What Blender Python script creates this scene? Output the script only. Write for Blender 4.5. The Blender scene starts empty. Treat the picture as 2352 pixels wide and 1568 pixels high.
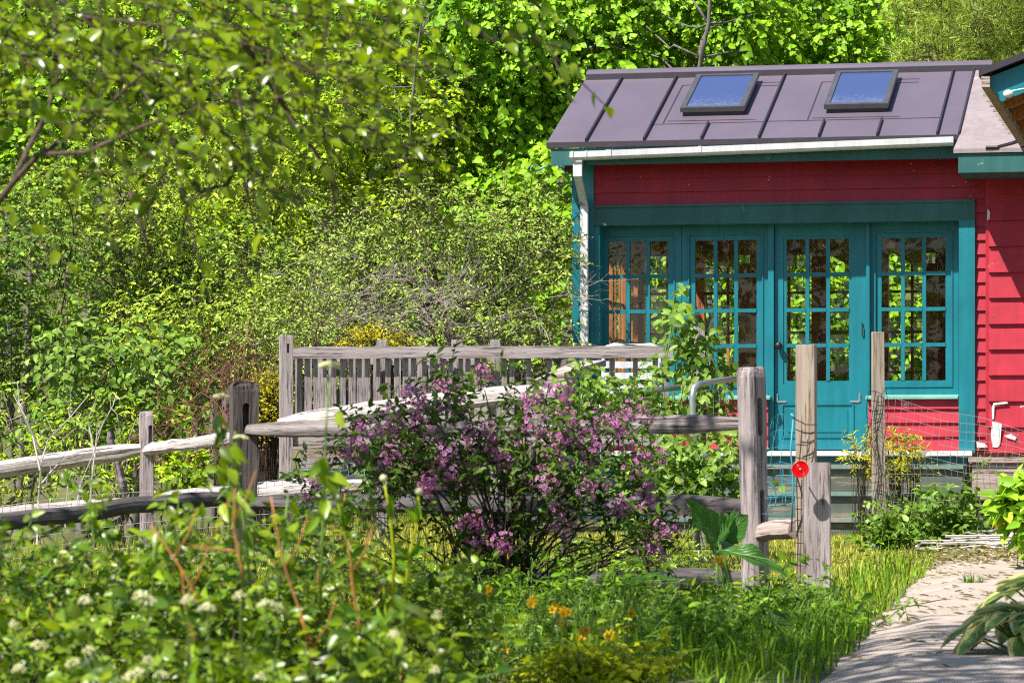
import bpy, math, random
import numpy as np
from mathutils import Vector, Matrix, Euler

rng = np.random.default_rng(11)
rnd = random.Random(5)
SC = bpy.context.scene
COL = SC.collection
F, CX, HY, ZC = 7650.0, 1176.0, 1040.0, 0.8      # focal length, principal column, horizon row, eye height

def P(px, py, Y):
    """point seen at picture position px, py standing Y metres away"""
    return np.array([(px - CX) / F * Y, Y, ZC + (HY - py) / F * Y])

def ground_z(x, y):
    x = np.asarray(x, float); y = np.asarray(y, float)
    t = np.clip((0.6 - x) / 5.0, 0, 1.4)
    z = 0.04 - 0.40 * t * t * (3 - 2 * np.clip(t, 0, 1)) * np.clip((y - 10) / 5, 0, 1)
    z = z + 0.06 * np.clip((y - 18) / 8, 0, 1) * np.clip((x + 0.5) / 2, 0, 1)
    z = z + .55 * np.clip(y - 41, 0, 40)      # wooded bank behind the garden
    return z + 0.02 * np.sin(x * 1.3 + y * .7) * np.cos(y * .9)

# ------------------------------------------------------------------ objects
def tag(o, label=None, cat=None, group=None, kind=None):
    if label: o['label'] = label
    if cat: o['category'] = cat
    if group: o['group'] = group
    if kind: o['kind'] = kind
    return o

def empty(name, loc=(0, 0, 0), rz=0, label=None, cat=None, group=None):
    o = bpy.data.objects.new(name, None); COL.objects.link(o)
    o.location = loc; o.rotation_euler = (0, 0, rz); o.empty_display_size = .1
    return tag(o, label, cat, group)

def root_loc(o):
    while o is not None and o.parent is not None: o = o.parent
    return np.array(o.location) if o is not None else np.zeros(3)

def mesh(name, V, faces, mat, parent=None, local=False, smooth=False):
    """V world coords (local=True: already in the parent's frame); faces list of tuples or (loops, sizes)"""
    V = np.asarray(V, float).reshape(-1, 3)
    if parent is not None and not local: V = V - root_loc(parent)
    me = bpy.data.meshes.new(name)
    if isinstance(faces, tuple):
        loops, sizes = faces
        me.vertices.add(len(V)); me.vertices.foreach_set('co', V.ravel())
        me.loops.add(len(loops)); me.loops.foreach_set('vertex_index', np.asarray(loops, np.int32))
        me.polygons.add(len(sizes))
        st = np.concatenate([[0], np.cumsum(sizes)[:-1]]).astype(np.int32)
        me.polygons.foreach_set('loop_start', st)
        me.update(calc_edges=True); me.validate()
    else:
        me.from_pydata([tuple(v) for v in V], [], faces); me.update()
    if smooth: me.polygons.foreach_set('use_smooth', np.ones(len(me.polygons), bool))
    if mat is not None:
        for m in (mat if isinstance(mat, (list, tuple)) else [mat]): me.materials.append(m)
    o = bpy.data.objects.new(name, me); COL.objects.link(o)
    if parent is not None: o.parent = parent
    return o

class MB:
    """collects shapes that make up ONE part"""
    def __init__(s): s.V = []; s.Fc = []; s.n = 0
    def add(s, V, Fc):
        V = np.asarray(V, float).reshape(-1, 3)
        s.V.append(V); s.Fc += [tuple(i + s.n for i in f) for f in Fc]; s.n += len(V); return s
    def box(s, a, b):
        (x0, y0, z0), (x1, y1, z1) = a, b
        return s.add([(x0,y0,z0),(x1,y0,z0),(x1,y1,z0),(x0,y1,z0),(x0,y0,z1),(x1,y0,z1),(x1,y1,z1),(x0,y1,z1)],
            [(0,3,2,1),(4,5,6,7),(0,1,5,4),(1,2,6,5),(2,3,7,6),(3,0,4,7)])
    def prism(s, poly, d):
        """poly: list of 3d points, extruded along vector d"""
        p = np.asarray(poly, float); n = len(p)
        return s.add(np.vstack([p, p + np.asarray(d, float)]), [tuple(range(n))[::-1], tuple(range(n, 2*n))] +
                     [(i, (i+1) % n, n + (i+1) % n, n + i) for i in range(n)])
    def tube(s, pts, r, k=6):
        pts = np.asarray(pts, float); n = len(pts)
        r = np.broadcast_to(np.asarray(r, float), (n,))
        T = np.gradient(pts, axis=0); T /= np.linalg.norm(T, axis=1)[:, None] + 1e-9
        ref = np.array([0, 0, 1.0]) if abs(T[0][2]) < .9 else np.array([1.0, 0, 0])
        A = np.cross(T, ref); A /= np.linalg.norm(A, axis=1)[:, None] + 1e-9
        B = np.cross(T, A)
        an = np.arange(k) * 2 * np.pi / k
        V = pts[:, None] + r[:, None, None] * (np.cos(an)[None, :, None] * A[:, None] + np.sin(an)[None, :, None] * B[:, None])
        Fc = [(i*k+j, i*k+(j+1) % k, (i+1)*k+(j+1) % k, (i+1)*k+j) for i in range(n-1) for j in range(k)]
        Fc += [tuple(range(k))[::-1], tuple(range((n-1)*k, n*k))]
        return s.add(V.reshape(-1, 3), Fc)
    def sphere(s, c, r, nu=10, nv=7, sc=(1, 1, 1)):
        V = []
        for i in range(nv + 1):
            t = math.pi * i / nv
            for j in range(nu):
                p = 2 * math.pi * j / nu
                V.append((c[0]+r*sc[0]*math.sin(t)*math.cos(p), c[1]+r*sc[1]*math.sin(t)*math.sin(p), c[2]+r*sc[2]*math.cos(t)))
        return s.add(V, [(i*nu+j, (i+1)*nu+j, (i+1)*nu+(j+1) % nu, i*nu+(j+1) % nu) for i in range(nv) for j in range(nu)])
    def build(s, name, mat, parent=None, local=False, smooth=False):
        return mesh(name, np.vstack(s.V), s.Fc, mat, parent, local, smooth)

def sticks(A, B, ra, rb, k=3):
    """many straight tapered sticks as arrays (V, (loops, sizes))"""
    A = np.asarray(A, float); B = np.asarray(B, float); n = len(A)
    ra = np.broadcast_to(np.asarray(ra, float), (n,)); rb = np.broadcast_to(np.asarray(rb, float), (n,))
    T = B - A; T /= np.linalg.norm(T, axis=1)[:, None] + 1e-9
    ref = np.where(np.abs(T[:, 2:3]) < .9, np.array([[0, 0, 1.0]]), np.array([[1.0, 0, 0]]))
    U = np.cross(T, ref); U /= np.linalg.norm(U, axis=1)[:, None] + 1e-9
    W = np.cross(T, U)
    an = np.arange(k) * 2 * np.pi / k
    ring = np.cos(an)[None, :, None] * U[:, None] + np.sin(an)[None, :, None] * W[:, None]
    V = np.concatenate([A[:, None] + ra[:, None, None] * ring, B[:, None] + rb[:, None, None] * ring], 1).reshape(-1, 3)
    j = np.arange(k)
    q = np.stack([j, (j+1) % k, k + (j+1) % k, k + j], 1).ravel()
    loops = (np.arange(n)[:, None] * 2 * k + q[None]).ravel()
    return V, (loops, np.full(n * k, 4))

def merge(parts):
    Vs, Ls, Ss, n = [], [], [], 0
    for V, (l, s) in parts:
        Vs.append(V); Ls.append(np.asarray(l) + n); Ss.append(s); n += len(V)
    return np.vstack(Vs), (np.concatenate(Ls), np.concatenate(Ss))

# ------------------------------------------------------------------ materials
def new_mat(name):
    m = bpy.data.materials.new(name); m.use_nodes = True
    nt = m.node_tree; b = nt.nodes['Principled BSDF']
    return m, nt, b

def N(nt, typ, **kw):
    n = nt.nodes.new(typ)
    for k, v in kw.items(): setattr(n, k, v)
    return n

def ramp(nt, stops, src):
    r = N(nt, 'ShaderNodeValToRGB')
    e = r.color_ramp.elements
    while len(e) < len(stops): e.new(.5)
    for i, (p, c) in enumerate(stops):
        e[i].position = p; e[i].color = (*c, 1) if len(c) == 3 else c
    nt.links.new(src, r.inputs[0]); return r.outputs[0]

def noise(nt, scale, stretch=(1, 1, 1), detail=5, rough=.6, coord='Object', dist=0):
    tc = N(nt, 'ShaderNodeTexCoord'); mp = N(nt, 'ShaderNodeMapping')
    mp.inputs['Scale'].default_value = stretch
    nt.links.new(tc.outputs[coord], mp.inputs[0])
    n = N(nt, 'ShaderNodeTexNoise'); n.inputs['Scale'].default_value = scale
    n.inputs['Detail'].default_value = detail; n.inputs['Roughness'].default_value = rough
    n.inputs['Distortion'].default_value = dist
    nt.links.new(mp.outputs[0], n.inputs['Vector']); return n.outputs['Fac']

def mix(nt, fac, a, b, mode='MIX'):
    m = N(nt, 'ShaderNodeMix', data_type='RGBA', blend_type=mode)
    for i, v in ((0, fac), (6, a), (7, b)):
        if hasattr(v, 'links'): nt.links.new(v, m.inputs[i])
        elif isinstance(v, (int, float)): m.inputs[i].default_value = v
        else: m.inputs[i].default_value = (*v, 1)
    return m.outputs[2]

def bump(nt, b, h, strength=.3, dist=.01):
    n = N(nt, 'ShaderNodeBump'); n.inputs['Strength'].default_value = strength; n.inputs['Distance'].default_value = dist
    nt.links.new(h, n.inputs['Height']); nt.links.new(n.outputs[0], b.inputs['Normal'])

def paint(name, col, worn=None, rough=.5, amt=.25, wear=.68, stretch=(1, 1, 1), wear_scale=3):
    m, nt, b = new_mat(name)
    n1 = noise(nt, 2.2, stretch); dark = tuple(c * (1 - amt) for c in col)
    light = tuple(min(1, c * (1 + amt * .6) + .004) for c in col)
    c = ramp(nt, [(.3, dark), (.7, light)], n1)
    if worn:
        n2 = noise(nt, wear_scale, stretch, 9, .72)
        c = mix(nt, ramp(nt, [(wear, (0, 0, 0)), (wear + .03, (1, 1, 1))], n2), c, worn)
    st = noise(nt, 9, (1.6, 1.6, .14), 6, .7)
    c = mix(nt, 1.0, c, ramp(nt, [(.3, (.74, .76, .76)), (.62, (1.0, 1.0, 1.0))], st), 'MULTIPLY')
    n3 = noise(nt, 30, stretch, 4)
    nt.links.new(c, b.inputs['Base Color']); b.inputs['Roughness'].default_value = rough
    bump(nt, b, n3, .12, .004); return m

def wood(name, cols, axis, scale=14, rough=.85, crack=(.05, .035, .03), bstr=.6):
    """weathered wood: grain runs along the given local axis"""
    st = [1, 1, 1]; st[axis] = .05; scale = scale * 2.1
    m, nt, b = new_mat(name)
    n1 = noise(nt, scale, st, 7, .65, dist=.35); n2 = noise(nt, scale * 2.6, st, 6, .7); n3 = noise(nt, 1.7, (1, 1, 1), 3)
    c = ramp(nt, [(.28, cols[0]), (.5, cols[1]), (.74, cols[2])], n1)
    c = mix(nt, ramp(nt, [(.35, (0, 0, 0)), (.7, (.55, .55, .55))], n3), c, cols[3])
    c = mix(nt, ramp(nt, [(.37, (1, 1, 1)), (.47, (0, 0, 0))], n2), c, crack)
    nt.links.new(c, b.inputs['Base Color']); b.inputs['Roughness'].default_value = rough
    bump(nt, b, n2, bstr, .012); return m

def leaf_mat(name, stops, trans=.24, tint=(1.35, 1.15, .5), rough=.45, clump=.9, spec=.2, gain=1.65, red=.86):
    m, nt, b = new_mat(name)
    kk = [.5, .8] + [1.08] * 4 if gain >= 1.15 else [1] * 6
    stops = [(p, (c[0] * kk[i] * gain * red, c[1] * kk[i] * gain * 1.03, c[2] * kk[i] * .8)) for i, (p, c) in enumerate(stops)]
    g = N(nt, 'ShaderNodeNewGeometry')
    c = ramp(nt, stops, g.outputs['Random Per Island'])
    n1 = noise(nt, clump, (1, 1, 1), 2)
    c = mix(nt, ramp(nt, [(.35, (0, 0, 0)), (.68, (.6, .6, .6))], n1), c, stops[-1][1])
    nt.links.new(c, b.inputs['Base Color']); b.inputs['Roughness'].default_value = rough
    b.inputs['Specular IOR Level'].default_value = spec
    tr = N(nt, 'ShaderNodeBsdfTranslucent')
    nt.links.new(mix(nt, 1.0, c, tint, 'MULTIPLY'), tr.inputs[0])
    ms = N(nt, 'ShaderNodeMixShader'); ms.inputs[0].default_value = trans
    nt.links.new(b.outputs[0], ms.inputs[1]); nt.links.new(tr.outputs[0], ms.inputs[2])
    nt.links.new(ms.outputs[0], nt.nodes['Material Output'].inputs[0]); return m

def plain(name, col, rough=.5, metal=0, spec=.5, amt=.2, scale=8):
    m, nt, b = new_mat(name)
    n1 = noise(nt, scale)
    nt.links.new(ramp(nt, [(.3, tuple(c * (1 - amt) for c in col)), (.7, tuple(min(1, c * (1 + amt)) for c in col))], n1), b.inputs['Base Color'])
    b.inputs['Roughness'].default_value = rough; b.inputs['Metallic'].default_value = metal
    b.inputs['Specular IOR Level'].default_value = spec; return m

M = {}
M['teal'] = paint('teal_paint', (.003, .19, .24), (.12, .33, .32), .42, .18, .74)
M['teal_dark'] = paint('dull_teal_paint', (.02, .12, .115), (.17, .27, .25), .55, .25, .64, (1, 1, 1), 5)
M['mint'] = paint('sunlit_teal_paint', (.19, .44, .36), (.5, .52, .45), .6, .25, .58)  # teal of the sill boards, lightened to carry grazing sunlight in its colour
M['red'] = paint('red_paint', (.45, .008, .030), (.72, .66, .62), .5, .16, .715, (1, 1, 1.6), 4)
M['red_clean'] = paint('sound_red_paint', (.42, .008, .030), (.6, .5, .48), .55, .2, .745, (1, 1, 1), 9)
M['red_worn'] = paint('peeling_red_paint', (.46, .009, .032), (.75, .70, .66), .55, .2, .66, (1, 1, 2.2), 3.2)
M['bare_white'] = paint('bare_primer', (.76, .73, .69), (.4, .34, .3), .8, .1, .62)
M['white'] = paint('white_vinyl', (.66, .645, .66), (.5, .47, .43), .4, .06, .72)
M['brown_in'] = wood('brown_interior_wood', [(.22, .065, .028), (.44, .155, .07), (.6, .26, .12), (.36, .12, .055)], 2, 18, .5, (.03, .01, .005), .2)
M['orange_in'] = wood('orange_interior_wood', [(.20, .06, .015), (.34, .12, .03), (.48, .2, .06), (.3, .1, .03)], 2, 18, .5, (.1, .03, .01), .2)
M['roof'], nt, b = new_mat('plum_metal_roof')
c = ramp(nt, [(.3, (.112, .088, .118)), (.7, (.142, .112, .147))], noise(nt, 1.3, (1, .4, 1)))
nt.links.new(c, b.inputs['Base Color']); b.inputs['Roughness'].default_value = .36; b.inputs['Metallic'].default_value = .0
b.inputs['Specular IOR Level'].default_value = .75
bump(nt, b, noise(nt, 1.6, (1, .35, 1), 2), .16, .03)
rr_ = N(nt, 'ShaderNodeMapRange'); nt.links.new(noise(nt, 4, (1, .25, 1), 7, .7), rr_.inputs[0]); rr_.inputs[3].default_value = .25; rr_.inputs[4].default_value = .52; nt.links.new(rr_.outputs[0], b.inputs['Roughness'])
M['roof_dark'] = plain('dark_roof_trim', (.035, .028, .036), .45)
M['roof_pale'] = paint('pale_glare_metal', (.31, .25, .255), (.44, .38, .38), .5, .12, .6)  # pale metal with sun glare put into its pink colour
M['frame_grey'] = plain('skylight_frame', (.13, .125, .13), .35, .5)
M['frame_dark'] = plain('skylight_curb', (.03, .028, .03), .5)
M['steel'] = plain('galvanised_steel', (.46, .46, .48), .38, .75)
M['iron'] = plain('dark_iron', (.05, .045, .045), .45, .6)
M['hook_blue'] = plain('blue_grey_hook', (.13, .3, .36), .4, .2)
M['wire'] = plain('rusty_wire', (.10, .085, .075), .6, .3)
M['wire_grey'] = plain('grey_wire', (.30, .29, .28), .5, .5)
M['wire_teal'] = plain('teal_coated_wire', (.05, .27, .36), .4)
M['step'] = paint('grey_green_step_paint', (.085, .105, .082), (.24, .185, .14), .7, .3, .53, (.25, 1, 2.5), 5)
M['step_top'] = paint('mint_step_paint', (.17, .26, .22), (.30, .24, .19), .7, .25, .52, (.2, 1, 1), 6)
GREYW = [(.17, .13, .125), (.34, .28, .275), (.53, .46, .45), (.42, .365, .37)]
M['gx'] = wood('grey_wood_x', GREYW, 0)
M['gz'] = wood('grey_wood_z', GREYW, 2)
M['sx'] = wood('split_rail_x', [(.06, .045, .04), (.20, .165, .16), (.44, .385, .38), (.26, .22, .215)], 0, 11, .9, (.03, .022, .02), 1)
M['sz'] = wood('split_post_z', [(.13, .10, .095), (.33, .27, .27), (.58, .50, .51), (.40, .33, .34)], 2, 13, .9, (.04, .03, .028), .9)
M['dz'] = wood('shaded_old_post', [(.035, .026, .022), (.085, .065, .058), (.17, .135, .125), (.11, .085, .08)], 2, 10, .9, (.015, .012, .01), 1)  # old post wood, darker copy with the front fence's shade in its colour
M['dx'] = wood('shaded_old_rail', [(.03, .026, .025), (.075, .065, .065), (.15, .135, .14), (.09, .08, .085)], 0, 10, .9, (.015, .012, .01), 1)  # old rail wood, darker copy with the shade on the rails coloured in
M['tanz'] = wood('tan_post_z', [(.17, .125, .09), (.35, .275, .205), (.52, .43, .335), (.36, .305, .275)], 2, 15, .8, (.16, .10, .06), .4)
M['px'] = wood('sunlit_split_rail_x', [(.24, .19, .18), (.46, .40, .39), (.66, .60, .58), (.52, .46, .45)], 0, 11, .9, (.07, .05, .045), .9)  # split rail wood lightened so its colour carries the sunlight
M['plank'] = wood('weathered_plank', [(.2, .14, .12), (.38, .29, .26), (.52, .43, .40), (.4, .32, .3)], 0, 10, .9, (.08, .05, .04), .6)
M['bark'] = wood('grey_bark', [(.07, .055, .05), (.15, .125, .12), (.26, .23, .225), (.18, .155, .15)], 2, 12, .9, (.03, .025, .02), .7)
M['bark_br'] = wood('brown_bark', [(.035, .02, .014), (.085, .052, .038), (.18, .12, .09), (.10, .065, .05)], 2, 14, .9, (.02, .014, .01), .7)
M['twig'] = plain('grey_dead_twig', (.31, .26, .235), .8, amt=.35, scale=3)
M['twig_pale'] = plain('bleached_twig', (.50, .45, .42), .8, amt=.25, scale=3)
M['twig_red'] = plain('reddish_bramble', (.23, .085, .055), .7, amt=.4, scale=3)
M['stem_orange'] = plain('orange_dry_stem', (.44, .17, .045), .7, amt=.35, scale=5)
M['stem_green'] = plain('green_stem', (.14, .24, .04), .55, amt=.3, scale=5)
M['stem_brown'] = plain('brown_stem', (.06, .035, .025), .8, amt=.3, scale=5)
M['redplastic'] = plain('red_reflector', (.75, .004, .006), .25, amt=.08)

Lf = leaf_mat
M['lf_linden'] = Lf('linden_leaf', [(0, (.06, .13, .010)), (.45, (.11, .21, .012)), (.8, (.15, .27, .014)), (1, (.24, .33, .025))])
M['lf_linden2'] = Lf('bright_linden_leaf', [(0, (.05, .13, .010)), (.4, (.115, .23, .012)), (.8, (.19, .31, .018)), (1, (.28, .38, .05))])
M['lf_maple'] = Lf('yellow_green_leaf', [(0, (.07, .15, .010)), (.5, (.15, .25, .012)), (.85, (.26, .34, .02)), (1, (.38, .38, .03))])
M['lf_deep'] = Lf('deep_green_leaf', [(0, (.025, .075, .010)), (.5, (.06, .14, .016)), (.8, (.12, .21, .025)), (1, (.26, .33, .05))], gain=1.16)
M['lf_shrub'] = Lf('shrub_leaf', [(0, (.04, .095, .012)), (.5, (.09, .165, .02)), (.75, (.20, .27, .035)), (1, (.40, .41, .08))])
M['lf_olive'] = Lf('grey_olive_leaf', [(0, (.06, .11, .03)), (.5, (.14, .20, .055)), (.8, (.25, .30, .09)), (1, (.34, .37, .14))])
M['lf_yellow'] = Lf('golden_leaf', [(0, (.22, .22, .012)), (.5, (.38, .34, .012)), (1, (.50, .42, .015))], gain=1.25, red=1)
M['lf_near'] = Lf('near_leaf', [(0, (.03, .075, .006)), (.5, (.075, .14, .008)), (.85, (.14, .22, .012)), (1, (.24, .30, .02))], .48, (1.6, 1.5, .4), .25, 2, .6, 1.3, .98)
M['lf_fg'] = Lf('front_bush_leaf', [(0, (.02, .055, .006)), (.45, (.05, .12, .010)), (.8, (.12, .22, .014)), (1, (.28, .33, .03))], .38, (1.4, 1.3, .45), .33, 3, .5, 1.3, .95)
M['lf_weig'] = Lf('weigela_leaf', [(0, (.015, .04, .008)), (.5, (.035, .075, .012)), (.85, (.065, .12, .016)), (1, (.13, .20, .025))], .35, (1.3, 1.2, .45), .4, 3, .2, 1.2)
M['lf_vine'] = Lf('vine_leaf', [(0, (.03, .08, .010)), (.5, (.07, .145, .015)), (.85, (.13, .21, .03)), (1, (.28, .34, .10))], .28, clump=3, gain=1.35)
M['lf_weed'] = Lf('weed_leaf', [(0, (.018, .055, .006)), (.5, (.04, .105, .008)), (.85, (.08, .165, .012)), (1, (.20, .28, .03))], .35, clump=2)
M['grass_lawn'] = Lf('lawn_blade', [(0, (.10, .15, .015)), (.35, (.20, .235, .03)), (.7, (.33, .30, .07)), (1, (.44, .36, .15))], .3, clump=.9, gain=1.5, red=.9)
M['grass_tall'] = Lf('tall_grass_blade', [(0, (.02, .06, .006)), (.5, (.05, .12, .010)), (.85, (.13, .24, .018)), (1, (.24, .31, .05))], .35, clump=1.2)
M['needle'] = Lf('pine_needle', [(0, (.13, .18, .04)), (.5, (.24, .29, .08)), (1, (.40, .42, .14))], .2, clump=1)
M['lf_yg'] = Lf('lime_yellow_leaf', [(0, (.26, .33, .008)), (.5, (.40, .42, .010)), (1, (.52, .50, .02))], .35, (1.2, 1.1, .4), clump=3, gain=1.1, red=.95)
M['fern'] = Lf('golden_fern_leaf', [(0, (.20, .25, .012)), (.5, (.34, .36, .02)), (1, (.48, .44, .04))], .45, clump=3, gain=1.4, red=.95)
M['fl_pink'] = Lf('pink_petal', [(0, (.36, .13, .42)), (.4, (.50, .22, .57)), (.8, (.66, .36, .70)), (1, (.60, .14, .42))], .35, (1.1, .9, 1.1), .5, 4, .2, 1, 1)
M['fl_white'] = Lf('cream_floret', [(0, (.45, .47, .24)), (.5, (.62, .60, .42)), (1, (.75, .70, .60))], .25, (1, 1, .8), .6, 4, .2, 1.05, 1)
M['fl_orange'] = Lf('orange_yellow_petal', [(0, (.62, .32, .008)), (1, (.75, .46, .01))], .3, (1.1, 1, .5), .5, 4, .2, 1, 1)
M['clip'] = Lf('dry_clipping', [(0, (.10, .12, .04)), (.5, (.24, .22, .10)), (1, (.42, .33, .22))], .15, clump=3, gain=1, red=1)
M['broad'] = Lf('burdock_leaf', [(0, (.05, .15, .025)), (1, (.085, .20, .035))], .4, (1.5, 1.5, .35), .38, 6, .4, 1)

m, nt, b = new_mat('variegated_hosta_leaf'); M['hosta'] = m
at = N(nt, 'ShaderNodeAttribute'); at.attribute_name = 'edge'
g = N(nt, 'ShaderNodeNewGeometry')
inner = ramp(nt, [(0, (.10, .22, .05)), (1, (.19, .33, .09))], g.outputs['Random Per Island'])
nz = noise(nt, 25); ad = N(nt, 'ShaderNodeMath', operation='MULTIPLY_ADD'); nt.links.new(nz, ad.inputs[0]); ad.inputs[1].default_value = .5
nt.links.new(at.outputs['Fac'], ad.inputs[2])
c = mix(nt, ramp(nt, [(.86, (0, 0, 0)), (.98, (1, 1, 1))], ad.outputs[0]), inner, (.66, .62, .22))
fr = N(nt, 'ShaderNodeMath', operation='PINGPONG'); nt.links.new(at.outputs['Fac'], fr.inputs[0]); fr.inputs[1].default_value = .085
bump(nt, b, fr.outputs[0], .7, .05)
nt.links.new(c, b.inputs['Base Color']); b.inputs['Roughness'].default_value = .35
tr = N(nt, 'ShaderNodeBsdfTranslucent'); nt.links.new(c, tr.inputs[0])
ms = N(nt, 'ShaderNodeMixShader'); ms.inputs[0].default_value = .3
nt.links.new(b.outputs[0], ms.inputs[1]); nt.links.new(tr.outputs[0], ms.inputs[2]); nt.links.new(ms.outputs[0], nt.nodes['Material Output'].inputs[0])

m, nt, b = new_mat('window_glass'); M['glass'] = m
lw = N(nt, 'ShaderNodeFresnel'); lw.inputs[0].default_value = 1.5
gl = N(nt, 'ShaderNodeBsdfGlossy'); gl.inputs['Roughness'].default_value = .015; gl.inputs[0].default_value = (1, 1, 1, 1)
bn = N(nt, 'ShaderNodeBump'); bn.inputs['Strength'].default_value = .03; bn.inputs['Distance'].default_value = .02
nt.links.new(noise(nt, 3, (1, 1, 1), 2), bn.inputs['Height']); nt.links.new(bn.outputs[0], gl.inputs['Normal'])
tp = N(nt, 'ShaderNodeBsdfTransparent'); tp.inputs[0].default_value = (.94, .96, .94, 1)
ms = N(nt, 'ShaderNodeMixShader'); mu = N(nt, 'ShaderNodeMath', operation='MULTIPLY'); mu.inputs[1].default_value = 1.1
nt.links.new(lw.outputs[0], mu.inputs[0]); nt.links.new(mu.outputs[0], ms.inputs[0])
nt.links.new(tp.outputs[0], ms.inputs[1]); nt.links.new(gl.outputs[0], ms.inputs[2]); nt.links.new(ms.outputs[0], nt.nodes['Material Output'].inputs[0])
m, nt, b = new_mat('skylight_glass'); M['skyglass'] = m
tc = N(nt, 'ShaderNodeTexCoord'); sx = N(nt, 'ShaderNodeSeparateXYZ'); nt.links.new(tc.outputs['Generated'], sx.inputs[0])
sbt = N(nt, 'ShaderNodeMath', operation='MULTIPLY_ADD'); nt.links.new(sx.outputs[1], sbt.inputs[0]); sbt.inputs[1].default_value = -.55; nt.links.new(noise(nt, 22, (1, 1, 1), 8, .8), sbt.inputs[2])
nt.links.new(ramp(nt, [(.36, (.05, .075, .20)), (.75, (.22, .25, .32))], sbt.outputs[0]), b.inputs['Base Color']); b.inputs['Roughness'].default_value = .04; b.inputs['Specular IOR Level'].default_value = 1.0  # blue sky reflection put into the base colour; paler dust toward the lower end
b.inputs['IOR'].default_value = 2.0

m, nt, b = new_mat('earth'); M['earth'] = m
c = ramp(nt, [(.3, (.045, .04, .02)), (.5, (.09, .10, .03)), (.72, (.16, .16, .05))], noise(nt, 1.5, (1, 1, 1), 9, .7))
nt.links.new(c, b.inputs['Base Color']); b.inputs['Roughness'].default_value = .95; bump(nt, b, noise(nt, 14), .8, .03)
m, nt, b = new_mat('concrete_path'); M['path'] = m
c = ramp(nt, [(.3, (.30, .235, .195)), (.55, (.40, .33, .28)), (.75, (.48, .405, .355))], noise(nt, 2.2, (1, 1, 1), 9, .72))
c = mix(nt, ramp(nt, [(.60, (0, 0, 0)), (.70, (.7, .7, .7))], noise(nt, 5.0, (1, .8, 1), 10, .8)), c, (.24, .20, .13))
nt.links.new(c, b.inputs['Base Color']); b.inputs['Roughness'].default_value = .9; bump(nt, b, noise(nt, 40), .5, .006)

nt = M['broad'].node_tree; b = nt.nodes['Principled BSDF']
at = N(nt, 'ShaderNodeAttribute'); at.attribute_name = 'vein'
fr = N(nt, 'ShaderNodeMath', operation='FRACT'); nt.links.new(at.outputs['Fac'], fr.inputs[0])
bump(nt, b, ramp(nt, [(.0, (1, 1, 1)), (.12, (.2, .2, .2)), (.5, (.6, .6, .6)), (.88, (.2, .2, .2)), (1, (1, 1, 1))], fr.outputs[0]), .8, .01)
old = b.inputs['Base Color'].links[0].from_socket
nt.links.new(mix(nt, ramp(nt, [(0, (.6, .6, .6)), (.1, (0, 0, 0)), (.9, (0, 0, 0)), (1, (.6, .6, .6))], fr.outputs[0]), old, (.22, .34, .10)), b.inputs['Base Color'])

# ------------------------------------------------------------------ leaves
T_LEAF = (np.array([(0, 0, 0), (1, 0, -.10), (.28, .5, .07), (.68, .36, .02), (.68, -.36, .02), (.28, -.5, .07)]),
          [(0, 1, 3, 2), (0, 5, 4, 1)])
T_HEART = (np.array([(0, 0, 0), (1, 0, -.14), (-.04, .3, .05), (.30, .56, .08), (.72, .33, .0), (.72, -.33, .0), (.30, -.56, .08), (-.04, -.3, .05)]),
           [(0, 1, 4, 3, 2), (0, 7, 6, 5, 1)])
T_FINE = (np.array([(0, 0, 0), (.33, 0, -.02), (.68, 0, -.06), (1, 0, -.16), (.12, .33, .05), (.38, .5, .08), (.70, .34, .02),
                    (.12, -.33, .05), (.38, -.5, .08), (.70, -.34, .02)]),
          [(0, 1, 5, 4), (1, 2, 6, 5), (2, 3, 6), (0, 7, 8, 1), (1, 8, 9, 2), (2, 9, 3)])
T_NEEDLE = (np.array([(0, .5, 0), (0, -.5, 0), (1, 0, -.15)]), [(0, 1, 2)])

def unit(v): return v / (np.linalg.norm(v, axis=-1, keepdims=True) + 1e-9)

def leaf_arrays(pos, ax, nr, L, W, T):
    tv, tf = T; n = len(pos)
    ax = unit(ax); b = unit(np.cross(nr, ax)); nn = np.cross(ax, b)
    L = np.broadcast_to(L, (n,))[:, None, None]; W = np.broadcast_to(W, (n,))[:, None, None]
    V = pos[:, None] + L * tv[None, :, 0:1] * ax[:, None] + W * tv[None, :, 1:2] * b[:, None] + L * tv[None, :, 2:3] * nn[:, None]
    k = len(tv); lp = np.concatenate([np.array(f) for f in tf]); sz = np.array([len(f) for f in tf])
    return V.reshape(-1, 3), ((np.arange(n)[:, None] * k + lp[None]).ravel(), np.tile(sz, n))

def spray_leaves(tips, dirs, n, tlen, size, ratio, droop=.35, T=T_LEAF, face=(-.4, -.6, .8), spread=.8, jitter=.45):
    """n leaves set alternately along a short twig at every tip"""
    m = len(tips); dirs = unit(dirs)
    t = (np.arange(n)[None] + rng.random((m, n))) / n
    TL = tlen * rng.uniform(.6, 1.25, (m, 1))
    pos = tips[:, None] + dirs[:, None] * (t * TL)[..., None]
    pos[..., 2] -= droop * TL * t * t
    side = unit(np.cross(dirs, np.array([0, 0, 1.0]) + rng.normal(0, .25, (m, 3))))
    sg = np.where(np.arange(n) % 2 == 0, 1, -1)[None, :, None]
    ax = dirs[:, None] * .55 + side[:, None] * sg * spread + rng.normal(0, .35, (m, n, 3))
    ax[..., 2] -= droop * 1.2
    nr = np.array(face)[None, None] + dirs[:, None] * .25 + rng.normal(0, jitter, (m, n, 3))
    L = size * rng.uniform(.55, 1.2, (m, n))
    V = leaf_arrays(pos.reshape(-1, 3), ax.reshape(-1, 3), nr.reshape(-1, 3), L.ravel(), (L * ratio).ravel(), T)
    ends = tips + dirs * TL; ends[:, 2] -= droop * TL[:, 0]
    return V, ends

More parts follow.
